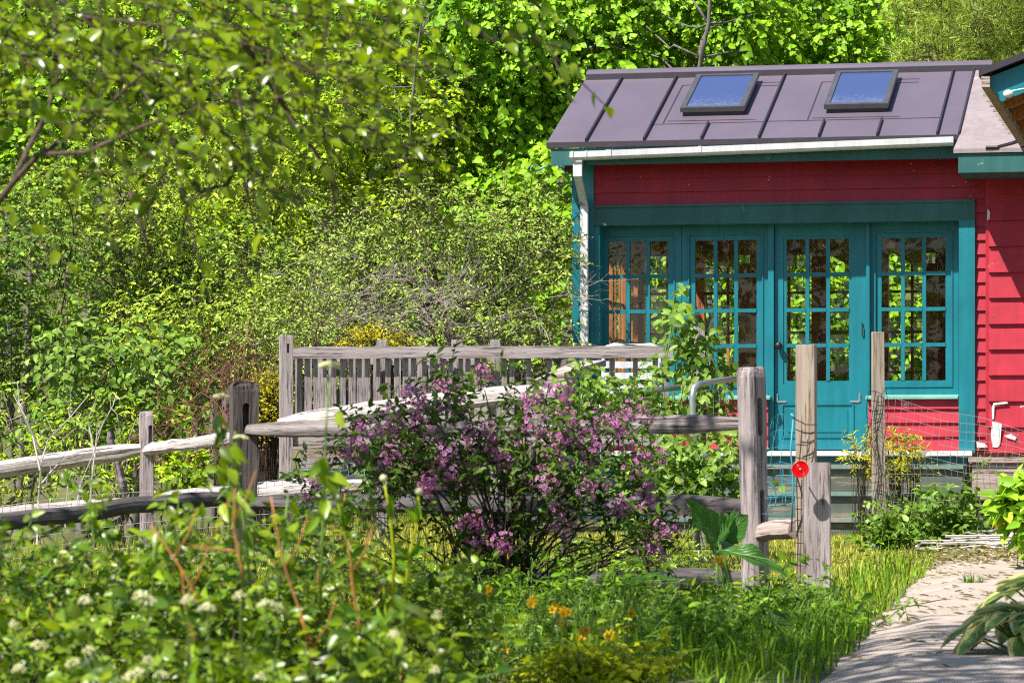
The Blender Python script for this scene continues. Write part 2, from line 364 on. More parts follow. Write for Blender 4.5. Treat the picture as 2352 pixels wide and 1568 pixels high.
def clump_tips(c, r, n, outward=.75, flat=.8):
    d = unit(rng.normal(0, 1, (n, 3)))
    d[:, 1] = np.where((d[:, 1] > .3) & (rng.random(n) < .55), -d[:, 1], d[:, 1])
    rad = rng.uniform(.35, 1.0, (n, 1)) ** .6
    return c + d * rad * np.asarray(r), unit(d * outward + rng.normal(0, .45, (n, 3)) + np.array([0, -.1, .15]))

def limb_path(a, b, n=6, wob=.08, sag=0):
    a = np.asarray(a, float); b = np.asarray(b, float); t = np.linspace(0, 1, n)[:, None]
    L = np.linalg.norm(b - a)
    p = a + (b - a) * t + np.sin(t * np.pi) * rng.normal(0, wob * L, (1, 3)) + rng.normal(0, wob * .3 * L, (n, 3)) * np.sin(t * np.pi)
    p[:, 2] -= sag * L * np.sin(t[:, 0] * np.pi); return p

def region_clumps(x0, y0, x1, y1, Y, depth, n, r):
    out = []
    nx = max(1, int(round(math.sqrt(n * (x1 - x0) / max(1, (y1 - y0)))))); ny = max(1, int(math.ceil(n / nx)))
    for i in range(nx):
        for j in range(ny):
            px = x0 + (x1 - x0) * (i + rnd.uniform(.1, .9)) / nx; py = y0 + (y1 - y0) * (j + rnd.uniform(.1, .9)) / ny
            out.append((P(px, py, Y + rnd.uniform(-.5, .5) * depth), r * rnd.uniform(.65, 1.25)))
    return out

def woody(name, label, cat, base, clumps, leafmat, bark, trunk_r=.07, sprays=40, n=9, tlen=.34, size=.10, ratio=.85, T=T_LEAF,
          droop=.35, stems=1, group=None, bare=0, baremat=None, top=None, jitter=.45, face=(-.4, -.6, .8), flat=.85, twig_r=.003, stem_part='trunk', fwd=0):
    """a tree or shrub: trunk with limbs to each clump of foliage, and a crown of leaf sprays"""
    base = np.array([base[0], base[1], float(ground_z(base[0], base[1])) - .05])
    base[1] -= fwd
    o = empty(name, tuple(base), 0, label, cat, group)
    cs = np.array([c for c, _ in clumps])
    tr = MB()
    top = np.array(top) if top is not None else np.array([cs[:, 0].mean() * .6 + base[0] * .4, cs[:, 1].mean(), cs[:, 2].max() * .9])
    trunks = []
    for s in range(stems):
        tp = top if stems == 1 else cs[rnd.randrange(len(cs))] + rng.normal(0, .1, 3)
        p = limb_path(base + (np.zeros(3) if stems == 1 else np.append(rng.normal(0, .12, 2), 0)), tp, 22, .03)
        r0 = trunk_r if stems == 1 else trunk_r * .4
        trunks.append(p); tr.tube(p, np.linspace(r0, r0 * .3, 22), 7)
    allp = np.vstack(trunks)
    tw_a, tw_b = [], []; bark_tw = M['stem_brown'] if baremat is None else baremat
    leaf = []
    for c, r in clumps:
        cand = allp[allp[:, 2] < c[2] - .25]; cand = cand if len(cand) else allp[:1]
        k = np.argmin(np.linalg.norm(cand - c, axis=1) + rng.random(len(cand)) * .4)
        tr.tube(limb_path(cand[k], c, 6, .1), np.linspace(trunk_r * .26, .004, 6), 5)
        rr = np.array([r, r, r * flat])
        tips, dirs = clump_tips(c, rr, max(4, int(sprays * r * r / .16)))
        if leafmat is not None:
            lv, ends = spray_leaves(tips, dirs, n, tlen, size, ratio, droop, T, face, jitter=jitter)
            leaf.append(lv)
        else: ends = tips + dirs * tlen
        kk = rng.random(len(tips)) < .4; tw_a += [tips, (c + (tips - c) * .25)[kk]]; tw_b += [ends, tips[kk]]
    tr.build(stem_part, bark, o, smooth=True)
    V, f = sticks(np.vstack(tw_a), np.vstack(tw_b), twig_r * 1.3, twig_r * .6)
    mesh('twigs', V, f, bark_tw, o)
    if leaf:
        V, f = merge(leaf); mesh('crown', V, f, leafmat, o)
    return o
# ------------------------------------------------------------------ setting: ground, lawn path
xs = np.concatenate([np.linspace(-300, -14, 8), np.linspace(-12, 12, 61), np.linspace(14, 300, 8)])
ys = np.concatenate([np.linspace(-200, 0, 5), np.linspace(3, 51, 95), np.linspace(52, 84, 12), np.linspace(100, 500, 7)])
X, Y = np.meshgrid(xs, ys); Z = ground_z(X, Y)
nx, ny = len(xs), len(ys)
tag(mesh('ground', np.stack([X, Y, Z], -1).reshape(-1, 3),
         [(j*nx+i, j*nx+i+1, (j+1)*nx+i+1, (j+1)*nx+i) for j in range(ny-1) for i in range(nx-1)], M['earth'], smooth=True), kind='structure')
PATH_L = [(0.36, 7.0), (1.08, 11.6), (1.92, 17.0), (2.80, 22.3)]
def path_left(y): return np.interp(y, [p[1] for p in PATH_L], [p[0] for p in PATH_L])
mb = MB(); yy = np.linspace(6, 22.3, 34); V = []
for y in yy:
    for k in range(6):
        x = path_left(y) + (.02 * math.sin(y * 5) if k == 0 else 0) + 1.45 * k / 5
        V.append((x, y, float(ground_z(x, y)) + .045 - (.05 if k in (0, 5) else 0)))
mb.add(V, [(j*6+i, j*6+i+1, (j+1)*6+i+1, (j+1)*6+i) for j in range(33) for i in range(5)])
tag(mb.build('path', M['path']), 'pale concrete garden path littered with grass clippings', 'path', kind='structure')

# ------------------------------------------------------------------ house
TH = math.radians(12); CT, ST = math.cos(TH), math.sin(TH); HX0, HY0 = 2.78, 30.0
def hu(px, v):
    a = (px - CX) / F
    return (a * (HY0 + v * CT) - HX0 - v * ST) / (CT + a * ST)
def hz(px, py, v): return ZC + (HY - py) / F * (HY0 - hu(px, v) * ST + v * CT)
def hworld(u, v, z): return np.array([HX0 + u * CT + v * ST, HY0 - u * ST + v * CT, z])

H = empty('house', (HX0, HY0, 0), -TH, 'red and teal clapboard house with plum metal roof, two skylights and porch steps', 'house')
def hpart(mb, name, mat, parent=None, smooth=False): return mb.build(name, mat, parent or H, True, smooth)
def laps(mb, u0, u1, z0, z1, e, v, lip=.018, jag=0):
    z = z0
    while z < z1 - .01:
        zt = min(z + e, z1); j = rnd.uniform(-jag, jag); k = rnd.uniform(-jag, jag)
        f = (zt - z) / e
        mb.add([(u0, v - lip, z + j), (u1, v - lip, z + k), (u1, v - lip * (1 - f), zt), (u0, v - lip * (1 - f), zt), (u0, v, z + j), (u1, v, z + k)],
               [(0, 1, 2, 3), (4, 5, 1, 0)]); z = zt
uL0, uL1 = hu(1315, 0), hu(1365, 0)
uR0, uR1, uW = hu(2203, 0), hu(2240, 0), hu(2272, 0)
zh0, zh1 = 2.872, 3.046           # lintel
zfl = .82
zsof = 3.47
REC = .2
# siding
mb = MB(); laps(mb, uL1, uR1, zh1, zsof, .125, 0); laps(mb, uR1, uW, zfl, zsof, .125, 0, .022, .002)
hpart(mb, 'upper_siding', M['red_clean'])
mb = MB(); laps(mb, uW, uW + 1.6, .80, 3.47, .23, -.02, .03, .003); mb.box((uW - .03, -.028, .8), (uW, .05, 3.4))
hpart(mb, 'wing_siding', M['red_worn'])
mb = MB(); laps(mb, hu(1998, REC), uR0, zfl, 1.29, .125, REC - .1, .022, .003); hpart(mb, 'lower_siding', M['red_worn'])
mb = MB()
laps(mb, hu(1560, REC), hu(1768, REC), zfl, 1.29, .125, REC - .1, .022, .003)
laps(mb, uL1, hu(1560, REC), zfl, 1.29, .125, REC - .1, .022, .003)
hpart(mb, 'lower_siding', M['red_worn'])
# peeled patches on the wing: bare boards where the paint has come off
mb = MB()
for pts in ([(2279, 968), (2301, 972), (2297, 1020), (2291, 1027), (2280, 1026), (2276, 1000)],
            [(2306, 1000), (2322, 996), (2335, 1004), (2331, 1010), (2318, 1006), (2312, 1004)],
            [(2278, 936), (2282, 925), (2312, 922), (2316, 926), (2284, 930), (2283, 962), (2279, 962)],
            [(2243, 1014), (2262, 1018), (2268, 1026), (2244, 1028)], [(2268, 480), (2274, 486), (2273, 503), (2267, 507)]):
    mb.prism([(hu(x, -.052), -.052, hz(x, y, -.052)) for x, y in pts], (0, .006, 0))
tag(hpart(mb, 'peeled_patch', M['bare_white']), 'bare pale patches where the red paint has peeled')
mb = MB()   # nicks and nail heads that show pale on the red boards
for k in range(10):
    x, y = rnd.uniform(1380, 2230), rnd.uniform(362, 466); u, z, w = hu(x, -.03), hz(x, y, -.03), rnd.uniform(.003, .008)
    mb.prism([(u - w, -.022, z - .003), (u + w, -.022, z - .002), (u + w * .6, -.022, z + .004), (u - w * .8, -.022, z + .003)], (0, .004, 0))
tag(hpart(mb, 'paint_nicks', M['bare_white']), kind='stuff')
# trim boards
mb = MB(); mb.box((uL0, -.03, .35), (uL1, .14, zsof)); hpart(mb, 'corner_board', M['teal'])
mb = MB(); mb.box((uR0, -.045, .80), (uR1, REC + .05, zh0)); hpart(mb, 'side_post', M['teal'])
mb = MB(); mb.box((uL1, -.012, zfl), (uL1 + .05, REC, zh0)); hpart(mb, 'side_post', M['teal'])
mb = MB(); mb.box((uL1, -.04, zh0), (uR1, REC + .06, zh1)); mb.box((uL1, -.055, zh1 - .012), (uR1, -.035, zh1 + .01)); hpart(mb, 'lintel', M['teal_dark'])
# recessed glazed bays
ZG0, ZG1 = 1.454, 2.738
def glazing(unit, x0, x1, door=False):
    v = REC
    mbm = MB(); u0, u1 = hu(x0, v), hu(x1, v)
    w = .034
    for i in (1, 2):
        u = u0 + (u1 - u0) * i / 3; mbm.box((u - w/2, v - .012, ZG0), (u + w/2, v + .03, ZG1))
    for i in (1, 2, 3):
        z = ZG0 + (ZG1 - ZG0) * i / 4
        for k in range(3):
            ua = u0 + (u1 - u0) * k / 3 + (w/2 if k else 0); ub = u0 + (u1 - u0) * (k+1) / 3 - (w/2 if k < 2 else 0)
            mbm.box((ua, v - .016, z - w/2), (ub, v + .028, z + w/2))
    hpart(mbm, 'muntins', M['teal'], unit)
    g = MB(); g.add([(u0, v + .012, ZG0), (u1, v + .012, ZG0), (u1, v + .012, ZG1), (u0, v + .012, ZG1)], [(0, 1, 2, 3)])
    hpart(g, 'pane', M['glass'], unit)
def ring(mb, u0, u1, z0, z1, iu0, iu1, iz0, iz1, va, vb):
    mb.box((u0, va, z0), (iu0, vb, z1)); mb.box((iu1, va, z0), (u1, vb, z1))
    mb.box((iu0, va, z0), (iu1, vb, iz0)); mb.box((iu0, va, iz1), (iu1, vb, z1))
def bay(x0, x1, g0, g1):
    mb = MB(); v = REC
    u0, u1, a, c = hu(x0, v), hu(x1, v), hu(g0, v), hu(g1, v)
    ring(mb, u0, u1, 1.32, zh0, a - .055, c + .055, ZG0 - .05, ZG1 + .05, v - .02, v + .05)
    ring(mb, a - .055, c + .055, ZG0 - .05, ZG1 + .05, a, c, ZG0, ZG1, v - .008, v + .045)
    ring(mb, a - .064, c + .064, ZG0 - .06, ZG1 + .06, a - .052, c + .052, ZG0 - .047, ZG1 + .047, v - .03, v - .018)
    w = hpart(mb, 'window', M['teal']); glazing(w, g0, g1); return w
bay(1366, 1566, 1397, 1535); bay(1567, 1766, 1597, 1738); bay(1999, 2202, 2025, 2172)
mb = MB()   # mullion posts between the bays
mb.box((hu(1766, REC), REC - .06, zfl), (hu(1779, REC), REC + .06, zh0)); mb.box((hu(1991, REC), REC - .07, zfl), (hu(1999, REC), REC + .06, zh0))
hpart(mb, 'mullion', M['teal'])
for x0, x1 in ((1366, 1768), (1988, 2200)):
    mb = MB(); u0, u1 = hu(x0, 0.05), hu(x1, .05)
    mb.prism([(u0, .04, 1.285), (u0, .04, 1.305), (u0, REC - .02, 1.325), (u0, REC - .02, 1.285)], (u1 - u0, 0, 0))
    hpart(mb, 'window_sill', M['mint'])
# door
mb = MB(); v = REC
d0, d1, a, c = hu(1780, v), hu(1990, v), hu(1807, v), hu(1950, v)
ring(mb, d0, d1, zfl + .01, zh0, a - .03, c + .03, ZG0 - .03, ZG1 + .03, v - .015, v + .04)
ring(mb, a - .03, c + .03, ZG0 - .03, ZG1 + .03, a, c, ZG0, ZG1, v - .005, v + .038)
pz0, pz1 = .95, 1.235
ring(mb, a - .045, c + .045, pz0 - .012, pz1 + .012, a - .03, c + .03, pz0, pz1, v - .026, v - .014)
mb.box((a + .01, v - .022, pz0 + .04), (c - .01, v - .014, pz1 - .04))
door = hpart(mb, 'door', M['teal']); glazing(door, 1807, 1950, True)
mb = MB(); ku, kz = hu(1788, v - .06), hz(1788, 793, v - .06)
mb.sphere((ku, v - .065, kz), .031, 12, 8); mb.tube([(ku, v - .04, kz), (ku, v - .012, kz)], .012, 8); mb.tube([(ku, v - .022, kz), (ku, v - .012, kz)], .03, 12)
hpart(mb, 'door_knob', M['iron'], door, True)
for sx, px in ((1, 1786), (-1, 1975)):
    mb = MB(); u, z = hu(px, v), hz(1880, 922, v)
    mb.box((u - .008, v - .024, z), (u + .008, v - .0155, z + .075)); mb.box((min(u, u + sx*.085), v - .0235, z - .008), (max(u, u + sx*.085), v - .0155, z + .008))
    hpart(mb, 'corner_bracket', M['steel'], door)
mb = MB(); u = hu(1983, v); mb.box((u - .012, v - .03, hz(1983, 772, v)), (u + .006, v - .0155, hz(1983, 752, v)))
mb.tube([(u - .012, v - .03, 1.87), (u - .012, v - .03, 1.98)], .008, 6); hpart(mb, 'hinge', M['teal_dark'], door)

# roof
SL = .415; VE, ZE, VR = -.35, 3.605, 1.6
def rz(v): return ZE + (v - VE) * SL if v <= VR else ZE + (VR - VE) * SL - (v - VR) * SL
uE0, uE1 = hu(1255, VE), hu(2204, VE)
mb = MB()
mb.prism([(uE0, VE, ZE), (uE0, VR, rz(VR)), (uE0, 3.55, ZE), (uE0, 3.55, ZE - .05), (uE0, VR, rz(VR) - .05), (uE0, VE, ZE - .05)], (uE1 - uE0, 0, 0))
roof = hpart(mb, 'roof', M['roof'])
mb = MB()
for i in range(2):   # shallow pan joints and flashing laps around the skylights
    pass
def seam(u, v0, v1, h=.034, w=.014, mbx=None):
    n = np.array([0, -SL, 1]) / math.hypot(1, SL)
    p = [np.array([u - w/2, v0, rz(v0) - .002]), np.array([u + w/2, v0, rz(v0) - .002]), np.array([u + w/2, v0, rz(v0) - .002]) + n*h, np.array([u - w/2, v0, rz(v0) - .002]) + n*h]
    mbx.prism(p, (0, v1 - v0, rz(v1) - rz(v0)))
for px in (1345, 1478, 1742, 2152): seam(hu(px, VE), VE + .01, VR - .09, mbx=mb)
for px in (1610, 1880, 2014): seam(hu(px, VE), VE + .01, VE + .46, mbx=mb)
seam(uE1 - .006, VE, VR - .05, .03, mbx=mb)
hpart(mb, 'standing_seams', M['roof_dark'], roof)
mb = MB()
def lap(u0, v0, u1, v1, w=.006):
    n = np.array([0, -SL, 1]) / math.hypot(1, SL) * .003
    if abs(u1 - u0) > abs(v1 - v0): q = [(u0, v0 - w), (u1, v1 - w), (u1, v1 + w), (u0, v0 + w)]
    else: q = [(u0 - w, v0), (u0 + w, v0), (u1 + w, v1), (u1 - w, v1)]
    mb.prism([np.array([a_, b_, rz(b_)]) for a_, b_ in q], n)
u3, u4, u5 = hu(1478, VE), hu(1742, VE), hu(2152, VE)
lap(u3, .115, u4, .125); lap(u4, .135, u5, .14)
SK = [(hu(1563, .33), hu(1710, .33)), (hu(1893, .33), hu(2040, .33))]
for s0, s1 in SK:
    lap(s0 - .13, .14, s0 - .13, 1.27); lap(s0 - .13, 1.27, s0 - .02, 1.27); lap(s0 - .1, .2, s1 + .12, .2); lap(s1 + .02, 1.3, s1 + .2, 1.3); lap(s1 + .02, 1.2, s1 + .2, 1.2)
hpart(mb, 'roof_laps', M['roof_dark'], roof)
mb = MB()
zr = rz(VR)
mb.prism([(uE0 + .01, VR - .085, zr - .034), (uE0 + .01, VR - .085, zr + .022), (uE0 + .01, VR - .05, zr + .05), (uE0 + .01, VR + .02, zr + .075), (uE0 + .01, VR + .1, zr + .05), (uE0 + .01, VR + .1, zr - .03)], (hu(2277, VR) - uE0, 0, 0))
cap = hpart(mb, 'ridge_cap', M['roof'], roof)
mb = MB(); mb.box((uE0 + .01, VR - .092, zr - .045), (hu(2277, VR), VR - .086, zr + .018)); hpart(mb, 'ridge_closure', M['roof_dark'], roof)
mb = MB(); mb.box((uE0, VE - .006, ZE - .045), (uE1, VE - .001, ZE + .004)); hpart(mb, 'drip_edge', M['roof_dark'], roof)
# skylights
rot = Matrix.Rotation(math.atan(SL), 4, 'X')
for s0, s1 in SK:
    vb, L, hh = .33, 1.10, .085
    o = Matrix.Translation((s0, vb, rz(vb))) @ rot
    W = s1 - s0
    def slab(mb_, x0, y0, z0, x1, y1, z1):
        t = MB().box((x0, y0, z0), (x1, y1, z1))
        mb_.add([o @ Vector(p) for p in t.V[0]], t.Fc)
    mb = MB(); slab(mb, .02, .015, -.03, W - .02, L - .015, hh - .03)
    sk = hpart(mb, 'skylight', M['frame_dark'])
    mb = MB(); f = .048
    for q in ((0, 0, W, f), (0, L - f, W, L), (0, f, f, L - f), (W - f, f, W, L - f)): slab(mb, q[0], q[1], hh - .045, q[2], q[3], hh)
    hpart(mb, 'frame', M['frame_grey'], sk)
    mb = MB(); slab(mb, f, f, hh - .028, W - f, L - f, hh - .012); hpart(mb, 'glass', M['skyglass'], sk)
# fascia, soffit, gutter, downspout
mb = MB(); mb.box((uE0 + .04, VE + .012, 3.40), (uE1, VE + .045, ZE - .052)); hpart(mb, 'fascia', M['teal_dark'])
mb = MB(); mb.box((uE0 + .04, VE + .046, 3.44), (uE1, .0, 3.46)); mb.box((uE0 + .04, .14, 3.40), (uE0 + .07, 3.4, 3.55)); hpart(mb, 'soffit', M['teal_dark'])
g0, g1 = hu(1308, -.45), hu(2190, -.45)
za, zb = hz(1310, 349, -.45), hz(2190, 314, -.45)
mb = MB()
prof = [(-.345, .0), (-.345, -.072), (-.42, -.080), (-.455, -.072), (-.468, -.052), (-.470, 0), (-.460, 0), (-.459, -.048), (-.447, -.064), (-.415, -.070), (-.353, -.063), (-.353, 0)]
mb.prism([(g0, p[0], za + p[1]) for p in prof], (g1 - g0, 0, zb - za))
for x in (g0, g1 - .012): mb.prism([(x, p[0], za + (zb - za) * (x - g0) / (g1 - g0) + p[1]) for p in prof[:6]], (.012, 0, 0))
gut = hpart(mb, 'gutter', M['white'])
mb = MB()
for px, w in ((1312, .02), (1345, .012), (1392, .05), (1604, .03)):
    x = hu(px, -.46); zz = za + (zb - za) * (x - g0) / (g1 - g0)
    mb.prism([(x, p[0] - .006, zz + p[1] * 1.06 + .004) for p in prof[:6]] , (w, 0, 0))
hpart(mb, 'gutter_clip', M['white'], gut)
mb = MB(); ds = hu(1342, -.1); dz_t = za - .06
for (v0, z0), (v1, z1), w in (((-.405, dz_t), (-.405, dz_t - .16), .040), ((-.405, dz_t - .16), (-.09, dz_t - .40), .034), ((-.09, dz_t - .40), (-.09, .38), .034)):
    mb.prism([(ds - w, v0 - .03, z0), (ds + w, v0 - .03, z0), (ds + w, v0 + .03, z0), (ds - w, v0 + .03, z0)], (0, v1 - v0, z1 - z0))
dsp = hpart(mb, 'downspout', M['white'])
mb = MB(); mb.box((ds - .043, -.45, dz_t - .03), (ds + .043, -.365, dz_t + .005)); mb.box((ds - .04, -.13, 2.1), (ds + .04, -.055, 2.14)); hpart(mb, 'downspout_collar', M['white'], dsp)
# curly plant hook on the corner
pts = [(1313, 432), (1306, 408), (1294, 388), (1275, 379), (1252, 381), (1236, 392), (1224, 393), (1219, 386), (1224, 380), (1231, 383)]
mb = MB(); mb.tube([(hu(x, -.05), -.05, hz(x, y, -.05)) for x, y in pts], .009, 7); hpart(mb, 'plant_hook', M['hook_blue'], smooth=True)

# room inside: floor, back and side wall frames, ceiling
mb = MB(); mb.box((uL0, .0, .6), (uW + .2, 3.3, zfl - .005)); hpart(mb, 'floor', M['orange_in'])
mb = MB(); vb = 3.15
mb.box((uL0, vb, zfl), (uW, vb + .12, 1.18)); mb.box((uL0, vb, 2.78), (uW, vb + .12, 3.55))
us = np.linspace(uL0 + .05, uW - .05, 7)
for k, u in enumerate(us): mb.box((u - .075, vb - .02, 1.18), (u + .075, vb + .10, 2.78))
back = hpart(mb, 'back_wall', M['brown_in'])
mb = MB()
for k in range(6):
    a_, b_ = us[k] + .075, us[k+1] - .075
    mb.box(((a_+b_)/2 - .014, vb + .03, 1.2), ((a_+b_)/2 + .014, vb + .06, 2.78))
    for z in (1.6, 2.0, 2.4): mb.box((a_, vb + .032, z - .014), (b_, vb + .058, z + .014))
hpart(mb, 'muntins', M['brown_in'], back)
mb = MB()
for k in range(6):
    a_, b_ = us[k] + .075, us[k+1] - .075
    mb.add([(a_, vb + .045, 1.18), (b_, vb + .045, 1.18), (b_, vb + .045, 2.78), (a_, vb + .045, 2.78)], [(0, 1, 2, 3)])
hpart(mb, 'pane', M['glass'], back)
mb = MB(); u0 = uL0 + .03
mb.box((u0, .14, .35), (u0 + .05, vb, 1.18)); mb.box((u0, .14, 2.66), (u0 + .05, vb, 3.5))
vs = np.linspace(.25, vb - .06, 5)
for q in vs: mb.box((u0, q - .045, 1.18), (u0 + .05, q + .045, 2.66))
for k in range(4):
    for j in (1, 2): 
        q = vs[k] + (vs[k+1] - vs[k]) * j / 3; mb.box((u0 + .015, q - .012, 1.18), (u0 + .035, q + .012, 2.66))
    for z in (1.55, 1.9, 2.25): mb.box((u0 + .016, vs[k] + .045, z - .014), (u0 + .034, vs[k+1] - .045, z + .014))
side = hpart(mb, 'side_wall', M['orange_in'])
mb = MB()
for k in range(4): mb.add([(u0 + .025, vs[k] + .045, 1.18), (u0 + .025, vs[k+1] - .045, 1.18), (u0 + .025, vs[k+1] - .045, 2.66), (u0 + .025, vs[k] + .045, 2.66)], [(0, 1, 2, 3)])
hpart(mb, 'pane', M['glass'], side)
mb = MB()
mb.prism([(uL0, -.0, rz(0) - .09), (uL0, VR, rz(VR) - .09), (uL0, vb, rz(vb) - .09), (uL0, vb, rz(vb) - .06), (uL0, VR, rz(VR) - .055), (uL0, 0, rz(0) - .055)], (uW - uL0, 0, 0))
mb.box((uW, 0.03, .6), (uW + .1, 3.3, 3.7)); mb.box((uL1, .02, zh1), (uW, .1, 3.7)); mb.box((uR1, .03, zfl), (uW + .05, .1, zh1)); mb.box((uW, -.015, .1), (uW + 1.6, .03, 3.7))
for k in range(5): mb.box((-1.3 + k * .62, .3, 2.65), (-1.22 + k * .62, 3.1, 2.79))
hpart(mb, 'ceiling', M['brown_in'])
mb = MB()
for uu, vv, hgt in ((-1.0, 1.8, 2.62), (.15, 1.5, 2.62), (.75, 2.2, 2.62)): mb.box((uu, vv, zfl), (uu + .11, vv + .11, hgt))
hpart(mb, 'interior_post', M['brown_in'])

# wing roof (pale) with its fascia, and the cross gable over the side porch
mb = MB(); vP = -.75; uP = hu(2190, vP)
mb.prism([(uP, vP, rz(vP)), (uE1 + .005, VR, rz(VR) + .004), (uE1 + .005, VR, rz(VR) - .045), (uP, vP, rz(vP) - .045)], (0.0, 0, 0.0001)) if False else None
mb.add([(uP, vP, rz(vP) + .006), (uP + 3, vP, rz(vP) + .006), (uP + 3, VR, rz(VR) + .006), (uE1 + .0, VR, rz(VR) + .006), (uE1 + .004, VE, rz(VE) + .006),
        (uP, vP, rz(vP) - .03), (uP + 3, vP, rz(vP) - .03), (uP + 3, VR, rz(VR) - .04), (uE1 + .0, VR, rz(VR) - .04), (uE1 + .004, VE, rz(VE) - .04)],
       [(0, 1, 2, 3, 4), (9, 8, 7, 6, 5), (0, 5, 6, 1), (1, 6, 7, 2), (2, 7, 8, 3), (3, 8, 9, 4), (4, 9, 5, 0)])
wr = hpart(mb, 'wing_roof', M['roof_pale'])
mb = MB(); pts = [(2264, 348), (2290, 343), (2325, 333), (2352, 322), (2400, 296)]
def onroof(px, py):
    lo, hi = -.75, 1.6
    for _ in range(30):
        m_ = (lo + hi) / 2
        if hz(px, py, m_) > rz(m_): lo = m_
        else: hi = m_
    return np.array([hu(px, lo), lo, rz(lo) + .014])
mb.tube([onroof(x, y) for x, y in pts], .018, 6); hpart(mb, 'shadow_line', M['roof_dark'], wr)  # dark tube standing in for the curved shadow across the wing roof
mb = MB(); mb.box((uP + .04, vP + .02, rz(vP) - .20), (uP + 3, vP + .05, rz(vP) - .035)); mb.box((uP + .04, vP + .05, rz(vP) - .20), (uP + 3, -.03, rz(vP) - .185)); mb.box((uP + .04, vP + .05, rz(vP) - .184), (uP + .07, -.03, rz(vP) - .01))
hpart(mb, 'wing_fascia', M['teal_dark'])
ue, zpe = 1.86, 3.56
mb = MB(); s_ = .37
mb.prism([(ue - .06, -5.5, zpe - .02), (ue + 2.6, -5.5, zpe - .02 + 2.66 * s_), (ue + 2.6, -5.5, zpe + .03 + 2.66 * s_), (ue - .06, -5.5, zpe + .03)], (0, 5.6, 0))
pg = hpart(mb, 'porch_gable', M['roof_dark'])
mb = MB(); vg = -5.42
mb.prism([(ue - .02, vg, zpe - .03), (ue + .10, vg, zpe - .20), (ue + 2.6, vg, zpe - .17 + 2.6 * s_), (ue + 2.6, vg, zpe - .03 + 2.62 * s_)], (0, .04, 0)); hpart(mb, 'rake_board', M['teal'], pg)
mb = MB(); mb.prism([(ue + .03, -5.37, zpe - .035), (ue + 2.6, -5.37, zpe - .035 + 2.57 * s_), (ue + 2.6, -5.37, zpe - .03 + 2.57 * s_), (ue + .03, -5.37, zpe - .03)], (0, 5.3, 0))
for k in range(5): mb.prism([(ue + .04, -5.2 + k, zpe - .13), (ue + 2.6, -5.2 + k, zpe - .13 + 2.56 * s_), (ue + 2.6, -5.2 + k, zpe - .036 + 2.56 * s_), (ue + .04, -5.2 + k, zpe - .036)], (0, .04, 0))
hpart(mb, 'porch_ceiling', M['orange_in'], pg)
mb = MB(); mb.box((ue - .04, -5.5, zpe - .10), (ue + .02, -.05, zpe - .021))
for k in range(9): mb.box((ue - .09, -4.6 + k * .37 , zpe - .075), (ue - .041, -4.57 + k * .37, zpe - .05))
hpart(mb, 'eave_trim', M['plank'], pg)
mb = MB(); mb.box((ue + 2.2, -3.5, 0), (ue + 2.34, -3.36, zpe + .6)); hpart(mb, 'porch_post', M['teal'], pg)
mb = MB(); c = np.array([hu(2316, -5.45), -5.45, hz(2316, 216, -5.45)])
mb.sphere(c, .036, 12, 8, (1.1, .8, .85)); mb.tube([c + (.02, 0, .02), c + (.2, 0, .05)], .006, 6); hpart(mb, 'bell_insulator', M['white'], pg, True)

# threshold and steps
us0, us1 = hu(1560, -.5), hu(2216, -.3)
mb = MB(); mb.box((uL0, -.12, zfl - .045), (us1 + .05, REC, zfl)); hpart(mb, 'threshold', M['white'])
mb = MB(); mb.box((uL0, -.08, .2), (us1, REC - .1, zfl - .046)); hpart(mb, 'foundation_board', M['teal_dark'])
st = None
for k, (v0, zt, x1, mt) in enumerate(((-.45, .695, 2213, 'step_top'), (-.74, .46, 2160, 'step_top'), (-1.03, .235, 2130, 'step_top'))):
    mb = MB(); u1_ = hu(x1, v0)
    mb.box((us0, v0 + .03, -.05 + k*.001), (u1_ - .01 - k*.004, v0 + .318, zt - .036)); s_o = hpart(mb, 'step', M['step'])
    mb = MB(); mb.box((us0 - .02, v0 - .01, zt - .035), (u1_, v0 + .14, zt)); mb.box((us0 - .02, v0 + .146, zt - .034), (u1_, v0 + .315, zt - .002)); hpart(mb, 'tread', M[mt], s_o)
# weathered plank deck beside the steps
mb = MB(); v0 = -.95; b0, b1 = hu(2224, v0), hu(2224, v0) + 2.2
for k in range(4): mb.box((b0, v0 + .22 * k, zfl - .10 - .008 * (k % 2)), (b1, v0 + .22 * k + .205, zfl - .055 - .008 * (k % 2)))
dk = hpart(mb, 'side_deck', M['plank'])
mb = MB(); mb.box((b0 + .03, v0 + .03, .395), (b1, v0 + .07, zfl - .195)); mb.box((b0 + .03, v0 + .035, zfl - .185), (b1, v0 + .06, zfl - .11)); mb.box((b0 + .03, v0 + .075, .395), (b0 + .07, v0 + .85, zfl - .11)); hpart(mb, 'deck_skirt', M['plank'], dk)
mb = MB(); mb.box((b0 + .22, v0 + .09, -.05), (b0 + .31, v0 + .18, .41)); mb.box((b0 + 1.5, v0 + .09, -.05), (b0 + 1.59, v0 + .18, .41)); hpart(mb, 'deck_post', M['orange_in'], dk)
# ------------------------------------------------------------------ fences
def place(o, A, B, parent):
    A = np.asarray(A, float); d = Vector(np.asarray(B, float) - A)
    o.rotation_mode = 'QUATERNION'; o.rotation_quaternion = d.to_track_quat('X', 'Z')
    o.location = A - (root_loc(parent) if parent is not None else 0)

